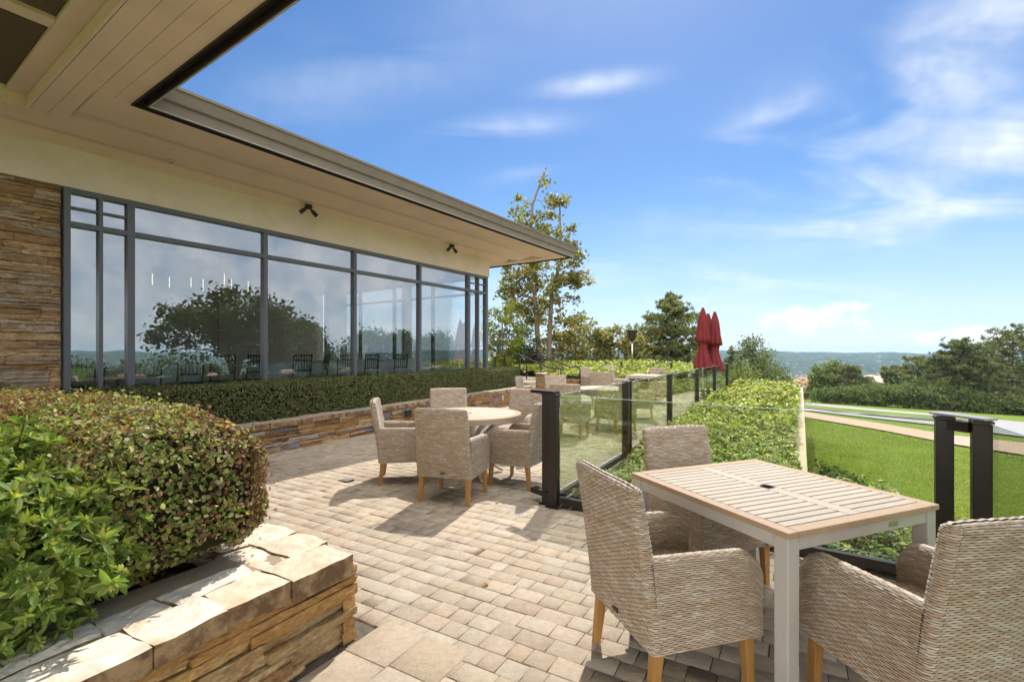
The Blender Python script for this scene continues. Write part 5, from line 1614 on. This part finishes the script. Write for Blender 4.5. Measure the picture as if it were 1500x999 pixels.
    for px, py, dd, rr, ty, pal, lb in row:
        b = base_at(px, dd); top = EYE + (HY - py) * dd / F; hh = top - b[2]
        if ty == 'b': broadleaf('roadside_tree', lb, b, [[(0, 0, -.2), (.1, 0, hh * .5), (0, 0, hh * .9)]], [((0, 0, hh * .55), (rr, rr, hh * .44)), ((0, 0, hh * .3), (rr * 1.1, rr * 1.1, hh * .28))], 110, 60, .26, pal, .8, .6, group='trees beyond the road', r0=.14)
        else: conifer('roadside_pine', lb, b, hh, rr * 1.0, pal + [(.18, .19, .07)], 74, 20, 'trees beyond the road', .40, .14, .5, .42, 14)
    # slender pine with bare stem
    b = base_at(1406, 52); hh = EYE + (HY - 500) * 52 / F - b[2]
    conifer('roadside_pine', 'thin pine with a bare stem and open crown across the road', b, hh, 2.9, PINE + [(.10, .115, .04)], 80, 26, 'trees beyond the road', .36, .42, .42, .3, 13)
    # hedge of shrubs at the road's far side
    k = 0
    adj = ['broad', 'ragged', 'round', 'low', 'bushy', 'dense', 'loose', 'dusky', 'tangled', 'dark', 'mossy', 'squat', 'thick']
    for px in range(1216, 1560, 27):
        dd = 55 - (px - 1216) * .026; b = base_at(px, dd); rr = 1.7 + random.random() * .7; hh = 1.5 + random.random() * 1.0
        near = 'at the left end' if px < 1250 else 'under the pale roofs' if px < 1340 else 'left of the thin pine' if px < 1395 else 'by the thin pine stem' if px < 1430 else 'below the big right pine'
        broadleaf('roadside_shrub', f'{adj[k % 13]} shrub on the far verge of the road, {near}', b, [[(0, 0, -.2), (0, 0, hh * .7)]], [((0, 0, hh * .5), (rr, rr, hh * .5))], 46, 60, .20, GRN + PINE[:2] + ([(.2, .17, .06)] if k % 4 == 2 else []), .55, .6, group='shrubs on the far verge', cat='shrub', r0=.05)
        k += 1
    # trees on the lawn side that only the window glass shows
    def mirror(px, D):
        q = np.array([(px - CX) / F * D, D]); pl = np.array(B(NW, 0, 0)[:2]); s = (q - pl) @ NB
        return q - 2 * s * NB
    for px, D, py, rr, lb in ((345, 30, 420, 4.2, 'wide dark oak reflected in the widest window panes'), (430, 33, 468, 2.4, 'smaller oak reflected in the second wide window pane'),
                              (548, 42, 482, 2.6, 'round tree reflected in the third wide window pane'), (585, 46, 484, 2.4, 'second round tree reflected in the third wide window pane'),
                              (640, 52, 486, 2.6, 'tree reflected in the fourth wide window pane')):
        p = mirror(px, D); z = float(terrain(*p)); top = EYE + (HY - py) * D / F; hh = top - z
        rb = hh * .34
        broadleaf('oak_tree', lb, (p[0], p[1], z - .05), [[(0, 0, -.3), (.1, 0, hh * .35), (-.2, .2, hh * .8)], [(.1, 0, hh * .2), (rr * .5, .3, hh * .6), (rr * .6, 0, hh * .8)], [(0, 0, hh * .2), (-rr * .5, -.4, hh * .55)]],
                  [((0, 0, hh * .74), (rr * .8, rr * .8, hh * .24)), ((-rr * .35, -rr * .4, hh * .62), (rr * .6, rr * .6, hh * .2)), ((rr * .4, rr * .3, hh * .6), (rr * .65, rr * .65, hh * .22)), ((-rr * .2, rr * .7, hh * .5), (rr * .5, rr * .5, hh * .2))],
                  190, 60, .26, [(.04, .06, .02), (.055, .08, .025), (.03, .045, .016)], .75, .6, group='trees seen as window reflections', r0=.24, bark='darkbark')
    for i, (px, D, py, lb) in enumerate(((110, 34, 528, 'low shrub reflected beside the stone pillar'), (180, 33, 530, 'low shrub reflected in the divided window bay'), (245, 32, 526, 'shrub reflected left of the wide oak'),
                              (300, 33, 528, 'shrub reflected under the wide oak crown'), (395, 34, 526, 'shrub reflected between the two oaks'), (465, 35, 526, 'shrub reflected right of the smaller oak'), (510, 38, 520, 'shrub reflected in the third wide pane at its left'), (615, 44, 520, 'shrub reflected beside the fourth pane post'))):
        p = mirror(px, D); z = float(terrain(*p)); hh = EYE + (HY - py) * D / F - z
        broadleaf('lawn_shrub', lb, (p[0], p[1], z - .05), [[(0, 0, -.2), (0, 0, hh * .7)]], [((0, 0, hh * .5), (1.7, 1.7, hh * .5))], 60, 55, .18, [(.045, .065, .02), (.06, .085, .025)], .5, .6, group='shrubs seen as window reflections', cat='shrub', r0=.05, bark='darkbark')
    # dark shrub at the foot of the kerb wall
    p = lawn_pt(1196, 668)
    q = KERB[2] + NP * .28 + UP * 1.0
    for i, (s, lb) in enumerate(((.1, 'low dark shrub at the foot of the kerb wall, nearer one'), (1.1, 'low dark shrub at the foot of the kerb wall, farther one'))):
        q = KERB[2] + NP * .36 + UP * (s + .4); z = float(terrain(*q))
        broadleaf('low_shrub', lb, (q[0], q[1], z), [[(0, 0, -.1), (0, 0, .4)]], [((0, 0, .42), (.34, .5, .42))], 40, 70, .07, GRN, .17, .6, cat='shrub', r0=.02)


trees()


def houses():
    wallm = mat('house_render', (.50, .36, .25), .9, var=.06); tile = mat('roof_tile', (.33, .20, .13), .85, var=.2, vscale=3, bump=.03, bscale=6); pale = mat('pale_roof', (.46, .36, .29), .85, var=.15, vscale=2, bump=.03, bscale=6)
    win = mat('house_window', (.03, .035, .04), .15)
    def house(px, py, d, w, dp, hh, hd, label, rm):
        x = (px - CX) / F * d; ztop = EYE - (py - HY) * d / F
        t = thing('house', label, 'house', (x, d, ztop - hh - 1.3), hd, 'houses below the road')
        mb = MB(); mb.box((0, 0, (hh - 3) / 2), (w, dp, hh + 3)); mb.build('wall', wallm, t)
        mb = MB(); o = .5; a, b = w / 2 + o, dp / 2 + o; r = max(a - b, .3)
        V = [(-a, -b, hh), (a, -b, hh), (a, b, hh), (-a, b, hh), (-r, 0, hh + 1.3), (r, 0, hh + 1.3)]
        mb.add(V, [(0, 1, 5, 4), (1, 2, 5), (2, 3, 4, 5), (3, 0, 4), (3, 2, 1, 0)]); rf = mb.build('roof', rm, t)
        mb = MB(); mb.box((w * .2, .3, hh + 1.2), (.7, .7, 1.0)); mb.build('chimney', wallm, rf)
        for k in (-.3, 0, .3):
            mb = MB(); mb.box((k * w, -dp / 2 - .01, hh - 1.4), (1.1, .08, 1.2)); mb.build('window', win, t)
    house(1177, 552, 70, 4.6, 7, 2.6, 30, 'small tan house with brown tiled roof left of the poplars', tile)
    house(1276, 549, 95, 8, 8, 3.0, 15, 'house with pale pink roof between the dark pines', pale)
    house(1325, 552, 95, 8, 8, 3.0, -10, 'house with pale roof partly hidden behind the large dusky pine', pale)


houses()


def lawn_grass():
    n = 190000
    # short blades over the part of the lawn nearest the terrace
    px = 1176 + 1500 * RNG.random(n * 3) ** 1.9; py = RNG.uniform(607, 900, n * 3)
    X = (px - CX) / F; q = (py - HY) / F; d = 2.088 / (q - .048 * X - .036)
    P = np.stack([X * d, d], 1)
    top = np.interp(px, [1182, 1290, 1396, 1500, 1800, 2700], [613.5, 632, 653, 669, 720, 860])
    s = (P - KERB[2]) @ NP
    ok = (py > top) & (s > .2)
    P = P[ok][:n]; n = len(P); D = P[:, 1]
    z = terrain(P[:, 0], P[:, 1])
    sz = RNG.uniform(.03, .055, n) * np.clip(D / 9, 1, 2.2)
    A = unit(RNG.normal(0, .45, (n, 3)) + (0, 0, 1))
    P3 = np.concatenate([P, z[:, None]], 1)
    c = pick([(.19, .26, .034), (.225, .30, .042), (.27, .335, .055), (.15, .215, .028), (.29, .31, .085)], n) * (1 + .22 * wob(P3, .55, 31) + .12 * wob(P3, 1.7, 32))[:, None]
    leaves('lawn_grass', P3 + A * sz[:, None] * .45, RNG.normal(size=(n, 3)) * (1, 1, .3) + (0, 0, .5), sz, np.clip(c, .01, .9), M['leaf'], None, .16, .1, kind='stuff', axis=A)


lawn_grass()


def small_bits():
    for (px, py), c, lb in (((712, 858), (.50, .20, .05), 'single orange fallen leaf on the paving left of the square table'), ((728, 737), (.42, .30, .12), 'pale fallen leaf on the paving by the railing corner')):
        p = gp(px, py); o = leaves('fallen_leaf', np.array([[p[0], p[1], .008]]), np.array([[.1, .1, 1.]]), .048, np.array([c]), M['leaf'], None, .7, .3)
        tag(o, lb, 'leaf', None)
    p = gp(507, 704); t = thing('floor_drain', 'small dark square floor drain set in the paving left of the round table', 'drain', (*p, 0), HP)
    mb = MB(); mb.box((0, 0, .003), (.15, .11, .012)); mb.build('frame', M['darkmetal'], t)
    mb = MB()
    for k in range(5): mb.box((-.05 + k * .025, 0, .0105), (.012, .085, .004))
    mb.build('grate', M['greymetal'], t)


small_bits()

# ------------------------------------------------------------------ haze
def haze():
    m = bpy.data.materials.new('haze_air'); m.use_nodes = True
    T = NT(m.node_tree); T.n.clear()
    v = T.node('ShaderNodeVolumePrincipled'); v.inputs['Color'].default_value = (.55, .76, 1.0, 1); v.inputs['Density'].default_value = 0.00017; v.inputs['Anisotropy'].default_value = .2
    T.l.new(v.outputs[0], T.node('ShaderNodeOutputMaterial').inputs['Volume'])
    mb = MB(); mb.box((0, 0, -20), (19000, 19000, 110)); mb.build('haze', m, kind='stuff')


haze()
